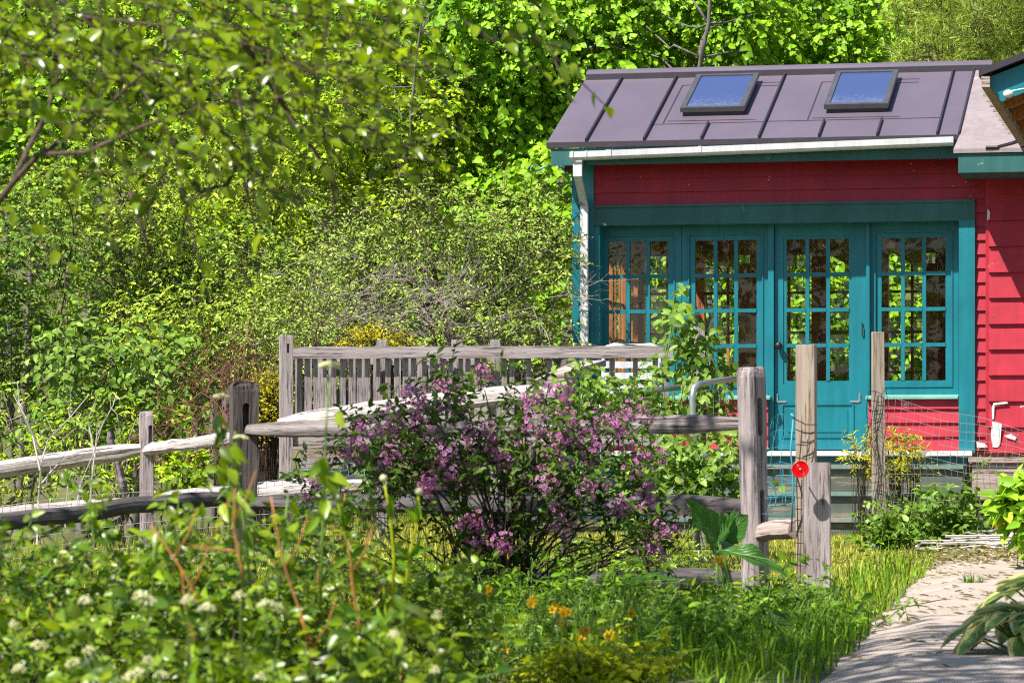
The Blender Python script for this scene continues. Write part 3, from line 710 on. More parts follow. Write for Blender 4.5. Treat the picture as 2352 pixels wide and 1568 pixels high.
def rail(name, A, B, h, w, mat, parent, rough=.12, taper=.55, bow=.0, n=26, k=12, twist=.5):
    A, B = np.asarray(A, float), np.asarray(B, float); L = np.linalg.norm(B - A)
    base = np.array([(math.cos(t) * (1 + .16 * math.cos(3 * t + .6)), math.sin(t) * (1 + .1 * math.sin(2*t))) for t in np.arange(k) * 2 * math.pi / k])
    fac = 1 + rng.normal(0, rough, k)
    V = []; wy = np.cumsum(rng.normal(0, .004, n)); wz = np.cumsum(rng.normal(0, .0028, n)); wy -= np.linspace(wy[0], wy[-1], n); wz -= np.linspace(wz[0], wz[-1], n)
    jit = np.cumsum(rng.normal(0, rough * .12, (n, k)), 0)
    for i in range(n):
        t = i / (n - 1); e = min(1, taper + (1 - taper) * min(t, 1 - t) / .09)
        tw = twist * (t - .5)
        for j in range(k):
            r = (fac[j] + jit[i, j]) * e
            y, z = base[j, 0] * r * w / 2, base[j, 1] * r * h / 2
            V.append((t * L, y * math.cos(tw) - z * math.sin(tw) + wy[i], y * math.sin(tw) + z * math.cos(tw) + wz[i] + bow * math.sin(math.pi * t)))
    Fc = [(i*k+j, i*k+(j+1) % k, (i+1)*k+(j+1) % k, (i+1)*k+j) for i in range(n-1) for j in range(k)] + [tuple(range(k))[::-1], tuple(range((n-1)*k, n*k))]
    o = mesh(name, V, Fc, mat, parent, True); place(o, A, B, parent); return o

def post(name, base, h, w, d, rz, mat, parent, lean=(0, 0), jit=.006, top_round=.5, slots=(), slot_axis=0, n=14, c=None):
    prof = []
    for sx, sy in ((1, 1), (-1, 1), (-1, -1), (1, -1)):
        c = c or (.16 if jit > .002 else .03)
        a, b_ = (sx * w/2, sy * d/2 * (1 - 2*c)), (sx * w/2 * (1 - 2*c), sy * d/2)
        prof += [a, b_] if sx * sy > 0 else [b_, a]
    prof = np.array(prof); k = len(prof); V = []
    zs = list(np.linspace(0, h - .05, n - 3)) + [h - .025, h - .008, h]
    sc = [1] * (n - 3) + [1 - .12 * top_round, 1 - .35 * top_round, 1 - .75 * top_round]
    j0 = rng.normal(0, jit, (k, 2)); jz = np.cumsum(rng.normal(0, jit * .35, (n, k, 2)), 0)
    for i in range(n):
        for j in range(k):
            p = prof[j] * sc[i] + j0[j] * sc[i] + jz[i, j] * (sc[i])
            V.append((p[0] + lean[0] * zs[i], p[1] + lean[1] * zs[i], zs[i] + (rng.normal(0, jit * .8) if i == n-1 else 0)))
    Fc = [(i*k+j, i*k+(j+1) % k, (i+1)*k+(j+1) % k, (i+1)*k+j) for i in range(n-1) for j in range(k)] + [tuple(range(k))[::-1], tuple(range((n-1)*k, n*k))]
    o = mesh(name, V, Fc, mat, parent, True)
    o.location = np.asarray(base, float) - (root_loc(parent) if parent is not None else 0); o.rotation_euler = (0, 0, rz)
    for (zc, hh, ww, off) in slots:
        cb = MB(); pts = []
        for t in np.linspace(0, 2 * math.pi, 16, endpoint=False):
            pts.append((ww/2 * math.cos(t), (hh/2 - ww/2) * (1 if math.sin(t) > 0 else -1) + ww/2 * math.sin(t)))
        ax = [(0, 0, 0)] * 16
        if slot_axis == 0: q = [(w * .12, off + p[0], zc + p[1]) for p in pts]; ext = (w, 0, 0)
        else: q = [(off + p[0], -d * .12, zc + p[1]) for p in pts]; ext = (0, -d, 0)
        cb.prism([(a + lean[0]*zc, b_ + lean[1]*zc, z) for a, b_, z in q], ext)
        co = cb.build('cutter', None, None, True); co.location = o.location if parent is None else np.array(o.location) + root_loc(parent); co.rotation_euler = o.rotation_euler
        m = o.modifiers.new('b', 'BOOLEAN'); m.object = co; m.operation = 'DIFFERENCE'; m.solver = 'EXACT'
        bpy.context.view_layer.update()
        me = bpy.data.meshes.new_from_object(o.evaluated_get(bpy.context.evaluated_depsgraph_get()))
        o.modifiers.clear(); o.data = me; bpy.data.objects.remove(co, do_unlink=True)
    return o

def gz(p): return float(ground_z(p[0], p[1]))
# split rail fence across the front
YA, YB = 16.4, 18.5
pa = P(1738, 1400, YA); pb = P(553, 1300, YB); pa[2] = gz(pa) - .1; pb[2] = gz(pb) - .1
FF = empty('split_rail_fence', (pa[0], pa[1], 0), 0, 'dark weathered split rail fence running behind the pink shrub', 'fence')
ztop = P(1735, 843, YA)[2]
post('post', pa, ztop - pa[2], .125, .115, math.radians(42), M['sz'], FF, (-.012, .02), .004, .35, [(ztop - .245 - pa[2], .19, .036, .0), (ztop - .70 - pa[2], .20, .036, .0)], 1)
ztb = P(553, 878, YB)[2]
post('post', pb, ztb - pb[2], .13, .12, math.radians(20), M['dz'], FF, (.005, 0), .010, .2, [(ztb - .20 - pb[2], .17, .04, .01)], 1)
def R_(x0, y0, Y0, x1, y1, Y1, h, w, mat, par=FF, **k): return rail('rail', P(x0, y0, Y0), P(x1, y1, Y1), h, w, M[mat], par, **k)
R_(556, 985, YB, 1712, 972, YA, .092, .085, 'sx', bow=.0)
R_(556, 1155, YB, 1722, 1162, YA, .10, .10, 'dx')
R_(560, 1345, YB, 1725, 1330, YA, .10, .10, 'dx')
pl = P(-260, 1250, 17.4); pl[2] = gz(pl) - .1
post('post', pl, 1.2, .13, .12, .3, M['dz'], FF)
R_(-250, 1240, 17.4, 548, 1140, YB, .088, .085, 'dx', bow=.02)
# sagging pale split rail fence farther back
BF = empty('split_rail_fence', tuple(np.append(P(338, 1290, 24.3)[:2], 0)), 0, 'pale grey split rail fence sloping down to the left in front of the bushes', 'fence')
YC = 24.3
for (x, yt, w, mt, Yp) in ((337, 946, .105, 'sz', YC), (1306, 826, .10, 'dz', 23.2), (-330, 1010, .11, 'sz', 24.5)):
    b_ = P(x, 1290, Yp); b_[2] = gz(b_) - .1; zt = P(x, yt, Yp)[2]
    post('post', b_, zt - b_[2], w, w * .95, .35, M[mt], BF, (0, 0), .006, .25, [(zt - .17 - b_[2], .15, .03, .015)] if x == 337 else (), 1)
R_(-330, 1118, 24.5, 332, 1030, YC, .115, .12, 'px', BF); R_(332, 1036, YC - .03, 545, 1004, 23.8, .10, .11, 'px', BF)
R_(640, 972, 23.6, 1278, 902, 23.0, .115, .12, 'px', BF, bow=.02)
R_(-330, 1225, 24.5, 335, 1155, YC, .10, .11, 'px', BF, bow=.02); R_(335, 1152, YC - .04, 860, 1110, 23.6, .10, .11, 'px', BF)
R_(-330, 1410, 24.5, 330, 1355, YC, .09, .10, 'px', BF); R_(336, 1290, YC, 860, 1262, 23.6, .09, .10, 'px', BF)
rail('brace', P(250, 990, 24.6), P(286, 1142, 24.6), .05, .05, M['sx'], BF)
# plank end leaning on the second post
mb = MB(); a, b_, c, d = P(1232, 868, 23.0), P(1300, 834, 23.0), P(1392, 829, 22.9), P(1318, 866, 22.6)
BB = empty('loose_board', tuple(a), 0, 'short grey board lying flat on top of a fence post', 'board')
def boardm(name, q, th, mat, par):
    mb = MB(); mb.prism(q, (0, 0, -th)); return mb.build(name, mat, par)
q0 = P(1225, 872, 22.75); q1 = P(1296, 856, 22.7); q2 = P(1392, 826, 22.95); q3 = P(1318, 830, 23.1)
boardm('board', [q0, q1, q2, q3], .045, M['plank'], BB)

# picket railing
YP = 24.0
p0 = P(657, 1180, YP); p0[2] = gz(p0) - .1
PF = empty('picket_fence', tuple(np.append(p0[:2], 0)), 0, 'grey wooden picket railing with square end post beside the sunroom', 'fence')
post('post', p0, P(657, 770, YP)[2] - p0[2], .093, .093, 0.12, M['gz'], PF, (0, 0), .001, .05, [(P(657, 800, YP)[2] - p0[2], .07, .018, .012)], 1)
rail_mb = None
def brd(name, x0, y0, x1, y1, Y, th, mat, par, slope=0):
    """straight board whose long axis is local X"""
    A = P(x0, (y0 + y1) / 2, Y); B = P(x1, (y0 + y1) / 2 + slope, Y); L = np.linalg.norm(B - A); hh = abs(y1 - y0) / F * Y
    mb = MB(); n = 12; V = []
    for i in range(n + 1):
        t = i / n; j = rng.normal(0, .0022, 4)
        V += [(t*L, -th/2, -hh/2 + j[0]), (t*L, th/2, -hh/2 + j[1]), (t*L, th/2, hh/2 + j[2]), (t*L, -th/2, hh/2 + j[3])]
    mb.add(V, [(i*4+j, (i+1)*4+j, (i+1)*4+(j+1) % 4, i*4+(j+1) % 4) for i in range(n) for j in range(4)] + [(0, 1, 2, 3), (n*4+3, n*4+2, n*4+1, n*4)])
    o = mb.build(name, mat, par, True); place(o, A, B, par); return o
brd('top_rail', 671, 797, 1545, 824, YP - .02, .04, M['gx'], PF, -3)
brd('bottom_rail', 671, 1000, 1545, 1024, YP + .01, .04, M['gx'], PF)
for x in (877, 1050, 1137, 1606): 
    b_ = P(x, 1160, YP + .12); b_[2] = gz(b_); zt = P(x, 742 if x == 1606 else 780, YP + .12)[2]
    post('post', b_, zt - b_[2], .075, .075, .1, M['gz'], PF, (0, 0), .001, .05)
def picket(x, Y, w, y0=822, y1=1010, par=PF):
    b_ = P(x, y1, Y); zt = P(x, y0 + rnd.uniform(-2, 2), Y)[2]
    o = post('picket', b_, zt - b_[2], w, .022, rnd.uniform(-.06, .06), M['gz'], par, (rnd.uniform(-.006, .006), 0), .0008, .05, n=6); return o
x = 688
while x < 1100: picket(x, YP + .035, rnd.choice((.03, .036, .04))); x += rnd.uniform(17, 24)
for x in (1112, 1158, 1176, 1215, 1262, 1300, 1352, 1405, 1460, 1505, 1530): picket(x, YP + .035, .036)
# the far side of the same little enclosure, seen through the gaps
PF2 = empty('picket_fence', tuple(np.append(P(900, 1150, 25.6)[:2], 0)), 0, 'second picket railing seen through the gaps of the front one', 'fence')
brd('top_rail', 680, 822, 1090, 838, 25.6, .04, M['gx'], PF2); brd('bottom_rail', 680, 990, 1090, 1008, 25.6, .04, M['gx'], PF2)
x = 684
while x < 1090: picket(x, 25.57, .04, 815, 1010, PF2); x += 25.5
for i, (x0, y0, x1, y1, s) in enumerate(((670, 1018, 782, 1036, -2), (690, 1040, 800, 1078, 4))):
    o = brd('loose_plank', x0, y0, x1, y1, 24.3 + i * .12, .03, M['plank'], None, s)
    tag(o, ('narrow tan plank lying under the picket rail by its end post', 'wide brown plank propped low behind the picket end post')[i], 'plank')

# garden gate posts at the right
p1 = P(1852, 1400, 16.0); p1[2] = gz(p1) - .1
tp = post('square_post', p1, P(1852, 792, 16.0)[2] - p1[2], .088, .088, -.22, M['tanz'], None, (0, 0), .0012, .04)
tag(tp, 'tall tan square post with a red disc fixed to its side', 'post')
p2 = P(1876, 1420, 15.85); p2[2] = gz(p2) - .1
bp = post('fence_board', p2, P(1876, 1062, 15.85)[2] - p2[2], .132, .028, -.08, M['gz'], None, (0, 0), .001, .03)
tag(bp, 'upright grey board standing in front of the tan post', 'board')
p3 = P(2018, 1250, 25.0); p3[2] = gz(p3) - .1
wp = post('square_post', p3, P(2018, 762, 25.0)[2] - p3[2], .086, .086, .1, M['tanz'], None, (-.004, 0), .0012, .04)
tag(wp, 'weathered square post holding up the chicken wire by the steps', 'post')
# short sloping block between post and board
A, B = P(1752, 1222, 16.35), P(1828, 1214, 16.05)
o = rail('fence_stub', A, B, .095, .10, M['plank'], FF, .03, .98, n=6, twist=0)
# red reflector disc
rc = P(1838, 1077, 15.74)
RD = empty('reflector', tuple(rc), 0, 'round red plastic reflector disc on the gate post', 'reflector')
mb = MB(); k = 28; Vd = []; 
for (r, y) in ((.0, -.010), (.006, -.010), (.009, -.004), (.014, -.002), (.018, -.0055), (.022, -.002), (.026, -.0055), (.030, -.002), (.034, -.004), (.037, -.008), (.0405, -.006), (.041, .002), (.041, .008), (0, .008)):
    Vd += [(r * math.cos(t), y, r * math.sin(t)) for t in np.arange(k) * 2 * math.pi / k]
mb.add(Vd, [(i*k+j, i*k+(j+1) % k, (i+1)*k+(j+1) % k, (i+1)*k+j) for i in range(13) for j in range(k)]); o = mb.build('disc', M['redplastic'], RD, True)
mb = MB(); mb.tube([(0, -.012, 0), (0, .06, 0)], .004, 6); mb.sphere((0, -.011, 0), .0035, 8, 5); mb.build('bolt', M['steel'], RD, True)
# wires wound on the tan post
mb = MB()
for (xa, ya, xb, yb) in ((1826, 962, 1876, 975), (1826, 985, 1872, 992), (1828, 1020, 1876, 1012), (1828, 1050, 1876, 1046), (1842, 985, 1836, 1058), (1862, 1012, 1850, 1050)):
    mb.tube([P(xa, ya, 15.93), P((xa+xb)/2, (ya+yb)/2 + 6, 15.93), P(xb, yb, 15.93)], .0025, 4)
for y in range(1090, 1400, 26): mb.tube([P(1826, y, 15.9), P(1845, y + 1, 15.9)], .002, 4)
mb.tube([P(1829, 1060, 15.9), P(1833, 1250, 15.9), P(1826, 1420, 15.9)], .0028, 4); mb.tube([P(1841, 1100, 15.88), P(1838, 1390, 15.88)], .002, 4)
tag(mb.build('fence_wire', M['iron']), 'loops of dark wire wound round the tall tan post', 'wire')
mb = MB(); mb.tube([P(1822, 962, 16.0), P(1816, 1030, 16.0), P(1822, 1110, 15.9), P(1818, 1220, 15.95)], .0042, 6); mb.tube([P(1817, 950, 16.0), P(1827, 962, 16.0)], .008, 6)
tag(mb.build('blue_strap', M['wire_teal'], smooth=True), 'thin teal cord hanging down the side of the tan post', 'cord')

# wire meshes
def wire_grid(fn, nu, nv, r, skip=0):
    A, B = [], []
    for i in range(nu + 1):
        for j in range(nv + 1):
            p = fn(i / nu, j / nv)
            if i < nu and rng.random() > skip: A.append(p); B.append(fn((i+1) / nu, j / nv))
            if j < nv and rng.random() > skip: A.append(p); B.append(fn(i / nu, (j+1) / nv))
    return sticks(A, B, r, r, 4)
def plane_fn(a, b_, c, d, wob=.01):
    a, b_, c, d = [np.asarray(q) for q in (a, b_, c, d)]; s1, s2 = rnd.random() * 6, rnd.random() * 6
    return lambda u, v: (a*(1-u)*(1-v) + b_*u*(1-v) + c*u*v + d*(1-u)*v + np.array([wob*math.sin(v*9+s1+u*3), wob*2*math.sin(u*7+s2), wob*math.sin(u*11+v*5+s2)]))
V, f = wire_grid(plane_fn(P(2024, 1190, 25), P(2420, 1190, 23.6), P(2420, 1000, 23.6), P(2024, 912, 25), .014), 26, 13, .0016, .02)
tag(mesh('wire_mesh', V, f, M['wire_grey']), 'sagging wire mesh in front of the red wall and deck', 'wire mesh')
V, f = wire_grid(plane_fn(P(1995, 1190, 24.93), P(2032, 1190, 24.93), P(2032, 900, 24.93), P(1995, 900, 24.93), .02), 3, 14, .0022)
tag(mesh('chicken_wire', V, f, M['iron']), 'crumpled chicken wire wrapped round the square post by the steps', 'wire mesh')
V, f = wire_grid(plane_fn(P(1672, 1175, 22.6), P(1850, 1150, 22.2), P(1838, 1068, 22.2), P(1676, 1082, 22.6), .008), 8, 4, .0038)
tag(mesh('wire_trellis', V, f, M['wire_teal']), 'teal coated wire garden panel leaning in front of the steps', 'wire panel')
V, f = wire_grid(plane_fn(P(690, 1120, 23.9), P(860, 1110, 23.9), P(850, 1065, 24.0), P(690, 1060, 24.0), .006), 9, 3, .003)
tag(mesh('wire_trellis', V, f, M['wire_teal']), 'teal wire panel lying low beneath the picket railing', 'wire panel')
V, f = wire_grid(plane_fn(P(-200, 1400, 24.35), P(900, 1300, 23.7), P(900, 1075, 23.7), P(-200, 1180, 24.35), .012), 62, 9, .0017, .03)
tag(mesh('wire_mesh', V, f, M['wire_grey']), 'fine wire mesh stapled along the pale split rail fence', 'wire mesh')
V, f = wire_grid(plane_fn(P(560, 1420, 18.56), P(1735, 1430, 16.5), P(1735, 1180, 16.5), P(560, 1180, 18.56), .008), 52, 9, .0014, .03)
tag(mesh('wire_mesh', V, f, M['wire']), 'thin rusty wire mesh behind the lower rails of the dark fence', 'wire mesh')
V, f = wire_grid(plane_fn(P(1735, 1180, 16.4), P(1850, 1180, 16.05), P(1830, 935, 16.05), P(1770, 960, 16.4), .01), 4, 6, .0014, .05)
tag(mesh('wire_mesh', V, f, M['wire_teal']), 'small scrap of teal wire mesh between the slotted post and tan post', 'wire mesh')

# tubular gate
G = empty('tube_gate', tuple(np.append(P(1597, 1150, 21.5)[:2], 0)), 0, 'galvanised tube gate standing open beside the vine', 'gate')
mb = MB(); r = .021
mb.tube([P(1604, 1290, 21.5), P(1597, 1120, 21.5), P(1592, 980, 21.5), P(1590, 915, 21.5), P(1593, 892, 21.5), P(1604, 882, 21.55), P(1640, 876, 21.9), P(1700, 868, 22.5)], r, 10)
for y in (1055, 1107, 1180): mb.tube([P(1597, y, 21.52), P(1640, y - 17, 22.0), P(1690, y - 30, 22.5)], r * .8, 8)
mb.build('gate_frame', M['steel'], G, smooth=True)
V, f = wire_grid(plane_fn(P(1597, 1250, 21.5), P(1680, 1210, 22.5), P(1680, 890, 22.5), P(1592, 900, 21.5), .006), 6, 12, .0016); mesh('gate_wire', V, f, M['wire_grey'], G)
mb = MB(); mb.tube([P(1335, 912, 22.2), P(1450, 900, 22.3), P(1562, 889, 22.4)], .021, 10)
tag(mb.build('steel_pipe', M['steel'], smooth=True), 'sloping galvanised pipe in front of the white lawn chair', 'pipe')

# white slatted lawn chair behind the railing
CH = empty('lawn_chair', tuple(P(1452, 1080, 26.5)), 0, 'white slatted lawn chair behind the picket railing', 'chair')
mb = MB(); mb.tube([P(1385, 1080, 26.5), P(1385, 880, 26.55), P(1386, 812, 26.6), P(1392, 797, 26.6), P(1410, 791, 26.6), P(1495, 791, 26.6), P(1510, 797, 26.6), P(1516, 812, 26.6), P(1516, 880, 26.55), P(1516, 1080, 26.5)], .014, 8)
for x in (1380, 1520): mb.tube([P(x, 925, 26.5), P(x, 925, 25.95), P(x, 935, 25.9), P(x, 1090, 25.9)], .014, 8)
mb.build('chair_frame', M['white'], CH, smooth=True)
for y in (838, 864, 891):
    brd('back_slat', 1387, y - 8, 1515, y + 7, 26.56, .016, M['white'], CH)
for k in range(5):
    o = brd('seat_slat', 1387, 938, 1515, 943, 26.45 - k * .11, .08, M['white'], CH)

# white trellis / folded wicker rack lying on the grass
TR = empty('cane_trellis', tuple(P(2180, 1240, 23.0)), 0, 'pale cane trellis lying on the grass at the end of the path', 'trellis')
mb = MB()
def gp(px, py, dz=.0):
    Y = (ZC - .08 - dz) * F / (py - HY); return P(px, py, min(Y, 27))
for (xa, ya, xb, yb) in ((2192, 1214, 2270, 1209), (2165, 1226, 2290, 1218), (2140, 1240, 2260, 1226), (2112, 1252, 2240, 1236), (2108, 1262, 2200, 1251), (2105, 1255, 2200, 1210), (2225, 1250, 2290, 1215)):
    mb.tube([gp(xa, ya, .05), gp(xb, yb, .05)], .012, 6)
mb.build('canes', M['twig_pale'], TR, smooth=True)
mb = MB(); 
for x, y in ((2110, 1252), (2110, 1264)): mb.sphere(gp(x, y, .04), .028, 8, 6)
mb.build('cane_joint', M['steel'], TR, smooth=True)
# heap of cut stems at the path end
hp = gp(2300, 1280); A, B = [], []
for k in range(90):
    a = hp + np.array([rng.uniform(-.25, .5), rng.uniform(-.5, .5), .02 + rng.uniform(0, .14)]); d = np.array([rng.normal(.35, .15), rng.normal(0, .12), rng.normal(0, .025)])
    A.append(a - d * .6); B.append(a + d)
V, f = sticks(A, B, .006, .004, 4); tag(mesh('stem_heap', V, f, M['twig_pale']), 'heap of cut dry stems lying at the far end of the path', 'brushwood')
mb = MB(); mb.tube([P(1985, 1262, 24.6), P(2010, 1257, 24.6), P(2035, 1250, 24.8), P(2052, 1246, 25.0)], .014, 7)
tag(mb.build('garden_hose', M['wire_teal'], smooth=True), 'short end of a teal garden hose on the grass by the steps', 'hose')
# ------------------------------------------------------------------ trees and shrubs behind
def bxy(px, Y): return ((px - CX) / F * Y, Y)
GT, GS = 'trees standing behind the house and fences', 'bushes along the fence line'
LIN = dict(size=.08, ratio=.8, T=T_HEART, n=10, tlen=.42, droop=.5, sprays=36, face=(-.4, -.75, .7), jitter=.42)
def tree(label, bx, Y, regs, leaf, trunk=.07, bark='bark', cat='tree', name='broadleaf_tree', group=GT, **k):
    cl = []
    for (x0, y0, x1, y1, dep, n, r) in regs: cl += region_clumps(x0, y0, x1, y1, Y, dep, n, r)
    return woody(name, label, cat, bxy(bx, Y + .3), cl, M[leaf], M[bark], trunk, group=group, **k)
tree('leafy lime tree rising just left of the plum roof', 1180, 36.5, [(1010, -70, 1400, 240, 2.0, 17, .52), (1120, 200, 1330, 470, 1.6, 9, .42)], 'lf_linden2', .06, **LIN)
tree('big leaved lime tree with grey forked trunk above the first skylight', 1668, 37.5, [(1380, -80, 1780, 190, 2.4, 20, .55)], 'lf_linden', .055, top=P(1650, -160, 35.2), fwd=2.6, **LIN)
tree('lime tree behind the roof above the second skylight', 1950, 38.5, [(1760, -60, 2130, 200, 2.2, 18, .52)], 'lf_linden2', .07, **LIN)
tree('tall tree whose leaves show through the sunroom panes by the door', 1720, 36.2, [(1500, 380, 1960, 960, 1.6, 26, .46)], 'lf_linden', .05, **dict(LIN, sprays=26, size=.066))
tree('bright young tree showing through the sunroom window beside the red wall', 2120, 36.4, [(1950, 420, 2330, 960, 1.6, 20, .46)], 'lf_linden', .04, **dict(LIN, sprays=26, size=.066))
tree('yellow tipped maple between the dead shrub and the tall trees', 845, 35.2, [(690, 180, 1010, 520, 1.8, 22, .43)], 'lf_maple', .05, size=.075, ratio=.6, sprays=34, n=10, tlen=.36, droop=.3, face=(-.2, -.3, .85))
tree('slim pale stemmed tree behind the yellow tipped maple', 1012, 36.0, [(880, -40, 1090, 330, 1.5, 15, .42)], 'lf_linden', .03, top=P(985, -60, 34.2), fwd=2.0, **dict(LIN, size=.085))
tree('mid green tree high behind the leaning garden branches', 610, 38.0, [(430, -80, 820, 300, 2, 20, .52)], 'lf_linden2', .08, **dict(LIN, size=.072, sprays=36))
tree('dense tree at the top of the wood above the yellow green bush', 300, 38.5, [(100, -80, 520, 330, 2, 20, .55)], 'lf_maple', .08, size=.08, ratio=.6, sprays=34, n=10, tlen=.4)
tree('dark tree at the very edge of the wood above the brambles', -20, 37.5, [(-220, -80, 170, 420, 2, 20, .55)], 'lf_linden', .08, **dict(LIN, size=.072, sprays=36))
tree('narrow leaved tree in the middle of the wood above the grey shrub', 560, 35.0, [(430, 280, 730, 600, 1.6, 18, .42)], 'lf_maple', .05, size=.07, ratio=.42, sprays=36, n=10, tlen=.35)
tree('pale yellow green bush arching over the dark hollow', 280, 32.5, [(90, 380, 440, 610, 1.6, 18, .36)], 'lf_shrub', .035, 'bark_br', 'bush', 'leafy_bush', GS, size=.062, ratio=.42, sprays=40, n=9, tlen=.30, stems=4, face=(-.2, -.3, .8))
tree('deep green bush filling the hollow below the pale arching bush', 420, 33.5, [(190, 560, 610, 830, 1.4, 22, .38)], 'lf_deep', .03, 'bark_br', 'bush', 'leafy_bush', GS, size=.06, ratio=.5, sprays=44, n=9, tlen=.28, stems=5)
tree('tall dark bush at the picture edge above the large leaved bush', 20, 31.5, [(-140, 420, 170, 860, 1.4, 20, .38)], 'lf_deep', .035, 'bark_br', 'bush', 'leafy_bush', GS, size=.07, ratio=.5, sprays=40, n=9, tlen=.3, stems=4)
tree('large leaved bright bush behind the sagging pale fence', 250, 28.6, [(110, 770, 420, 1010, 1.2, 16, .27)], 'lf_vine', .025, 'bark_br', 'bush', 'leafy_bush', GS, size=.085, ratio=.62, T=T_FINE, sprays=46, n=7, tlen=.26, stems=5, droop=.45)
tree('low feathery light green bush along the pale fence rail', 170, 26.3, [(-60, 930, 370, 1120, 1.0, 16, .22)], 'lf_maple', .015, 'twig', 'bush', 'leafy_bush', GS, size=.055, ratio=.36, sprays=60, n=8, tlen=.2, stems=6)
tree('yellowish bush with upright sprays over the red brambles', 480, 30.3, [(300, 700, 640, 850, 1.2, 14, .29)], 'lf_shrub', .025, 'bark_br', 'bush', 'leafy_bush', GS, size=.06, ratio=.42, sprays=46, n=9, tlen=.26, stems=5)
tree('bush of medium leaves between the maple and the grey shrub', 640, 32.3, [(540, 560, 760, 800, 1.2, 12, .34)], 'lf_shrub', .03, 'bark_br', 'bush', 'leafy_bush', GS, size=.055, ratio=.42, sprays=44, n=9, tlen=.26, stems=4)
tree('drooping leafy bush hard against the teal corner of the sunroom', 1240, 34.0, [(1110, 380, 1380, 700, 1.4, 15, .38)], 'lf_linden', .04, 'bark', 'bush', 'leafy_bush', GS, **dict(LIN, size=.09, sprays=22))
DS = dict(size=.046, ratio=.42, n=8, tlen=.24, droop=.25, jitter=.6)
tree('sprawling grey twiggy shrub with small leaves behind the picket rail', 1020, 30.5, [(760, 470, 1280, 640, 1.4, 20, .33), (660, 600, 900, 770, 1.2, 12, .28), (1080, 600, 1262, 790, 1.2, 12, .28)], 'lf_olive', .035, 'bark_br', 'shrub', 'twiggy_shrub', GS, sprays=60, stems=3, top=P(965, 590, 30.5), **DS)
tree('small leaved green bush low between the end post and the grey shrub', 660, 28.6, [(560, 700, 790, 850, 1.0, 12, .24)], 'lf_olive', .02, 'bark_br', 'bush', 'leafy_bush', GS, sprays=70, stems=5, **dict(DS, size=.038))
tree('small leaved bush behind the picket rail beside the sunroom corner', 1180, 29.6, [(900, 700, 1262, 860, .9, 18, .25)], 'lf_olive', .02, 'bark_br', 'bush', 'leafy_bush', GS, sprays=36, stems=5, **DS)
# dead sprays of the twiggy shrub
def dead_twigs(name, label, cat, c, n, spread, L, mat, flow, r=.0042, kids=4, par=None, group=None):
    """tangle of bare forked twigs"""
    A, B, RA = [], [], []
    for k in range(n):
        a = c + rng.normal(0, 1, 3) * np.asarray(spread); d = unit(np.asarray(flow) * rng.choice([-1, 1], p=[.35, .65]) + rng.normal(0, .55, 3))
        l = L * rng.uniform(.4, 1.2); p = a.copy(); rr = r * rng.uniform(.5, 1.2)
        for s in range(4):
            q = p + d * l / 4; A.append(p.copy()); B.append(q.copy()); RA.append(rr * (1 - .18 * s))
            for _ in range(kids // 2):
                e = unit(d + rng.normal(0, .6, 3)); A.append(q.copy()); B.append(q + e * l * rng.uniform(.1, .3)); RA.append(rr * .5)
            d = unit(d + rng.normal(0, .22, 3) + np.array([0, 0, -.05])); p = q
    V, f = sticks(A, B, np.array(RA), np.array(RA) * .75, 4)
    o = mesh(name, V, f, mat, par)
    if label: tag(o, label, cat, group)
    return o
dead_twigs('dead_branches', 'tangled heap of bare grey twigs over the picket rail', 'dead branches', P(930, 715, 29.6), 120, (.45, .3, .14), .7, M['twig'], (1, -.1, .42))
dead_twigs('dead_branches', 'bare grey twigs hanging beside the sunroom corner bush', 'dead branches', P(1190, 715, 29.7), 26, (.28, .25, .18), .7, M['twig'], (.3, 0, -.9), .005)
dead_twigs('dead_branches', 'fan of bare pale twigs reaching out of the yellow tipped maple', 'dead branches', P(830, 605, 30.6), 24, (.16, .15, .07), .8, M['twig'], (-1, 0, .35), .005, 2)
mb = MB(); mb.tube([P(1040, 850, 30.2), P(1022, 740, 30.3), P(1005, 660, 30.4), P(992, 590, 30.4)], [.035, .03, .022, .014], 7); mb.tube([P(1010, 690, 30.4), P(950, 712, 30.2), P(880, 750, 30.0)], [.018, .012, .006], 6)
mb.tube([P(1060, 840, 30.0), P(1005, 780, 30.0), P(960, 750, 30.0)], [.02, .016, .008], 6)
tag(mb.build('leaning_deadwood', M['bark_br']), 'dark leaning dead stem in the middle of the grey shrub', 'dead stem')
dead_twigs('bramble', 'reddish bare bramble stems tangled behind the dark front post', 'bramble', P(510, 905, 27.8), 70, (.22, .2, .12), .5, M['twig_red'], (.6, 0, .8), .0045, 4)
dead_twigs('bramble', 'low brown bramble tangle behind the pale fence post', 'bramble', P(440, 1010, 26.4), 60, (.25, .2, .10), .4, M['twig_red'], (.8, 0, .4), .004, 4)
dead_twigs('bramble', 'reddish arching bramble canes above the tangle', 'bramble', P(560, 850, 28.2), 14, (.25, .2, .05), .6, M['twig_red'], (.5, 0, .9), .005, 4)
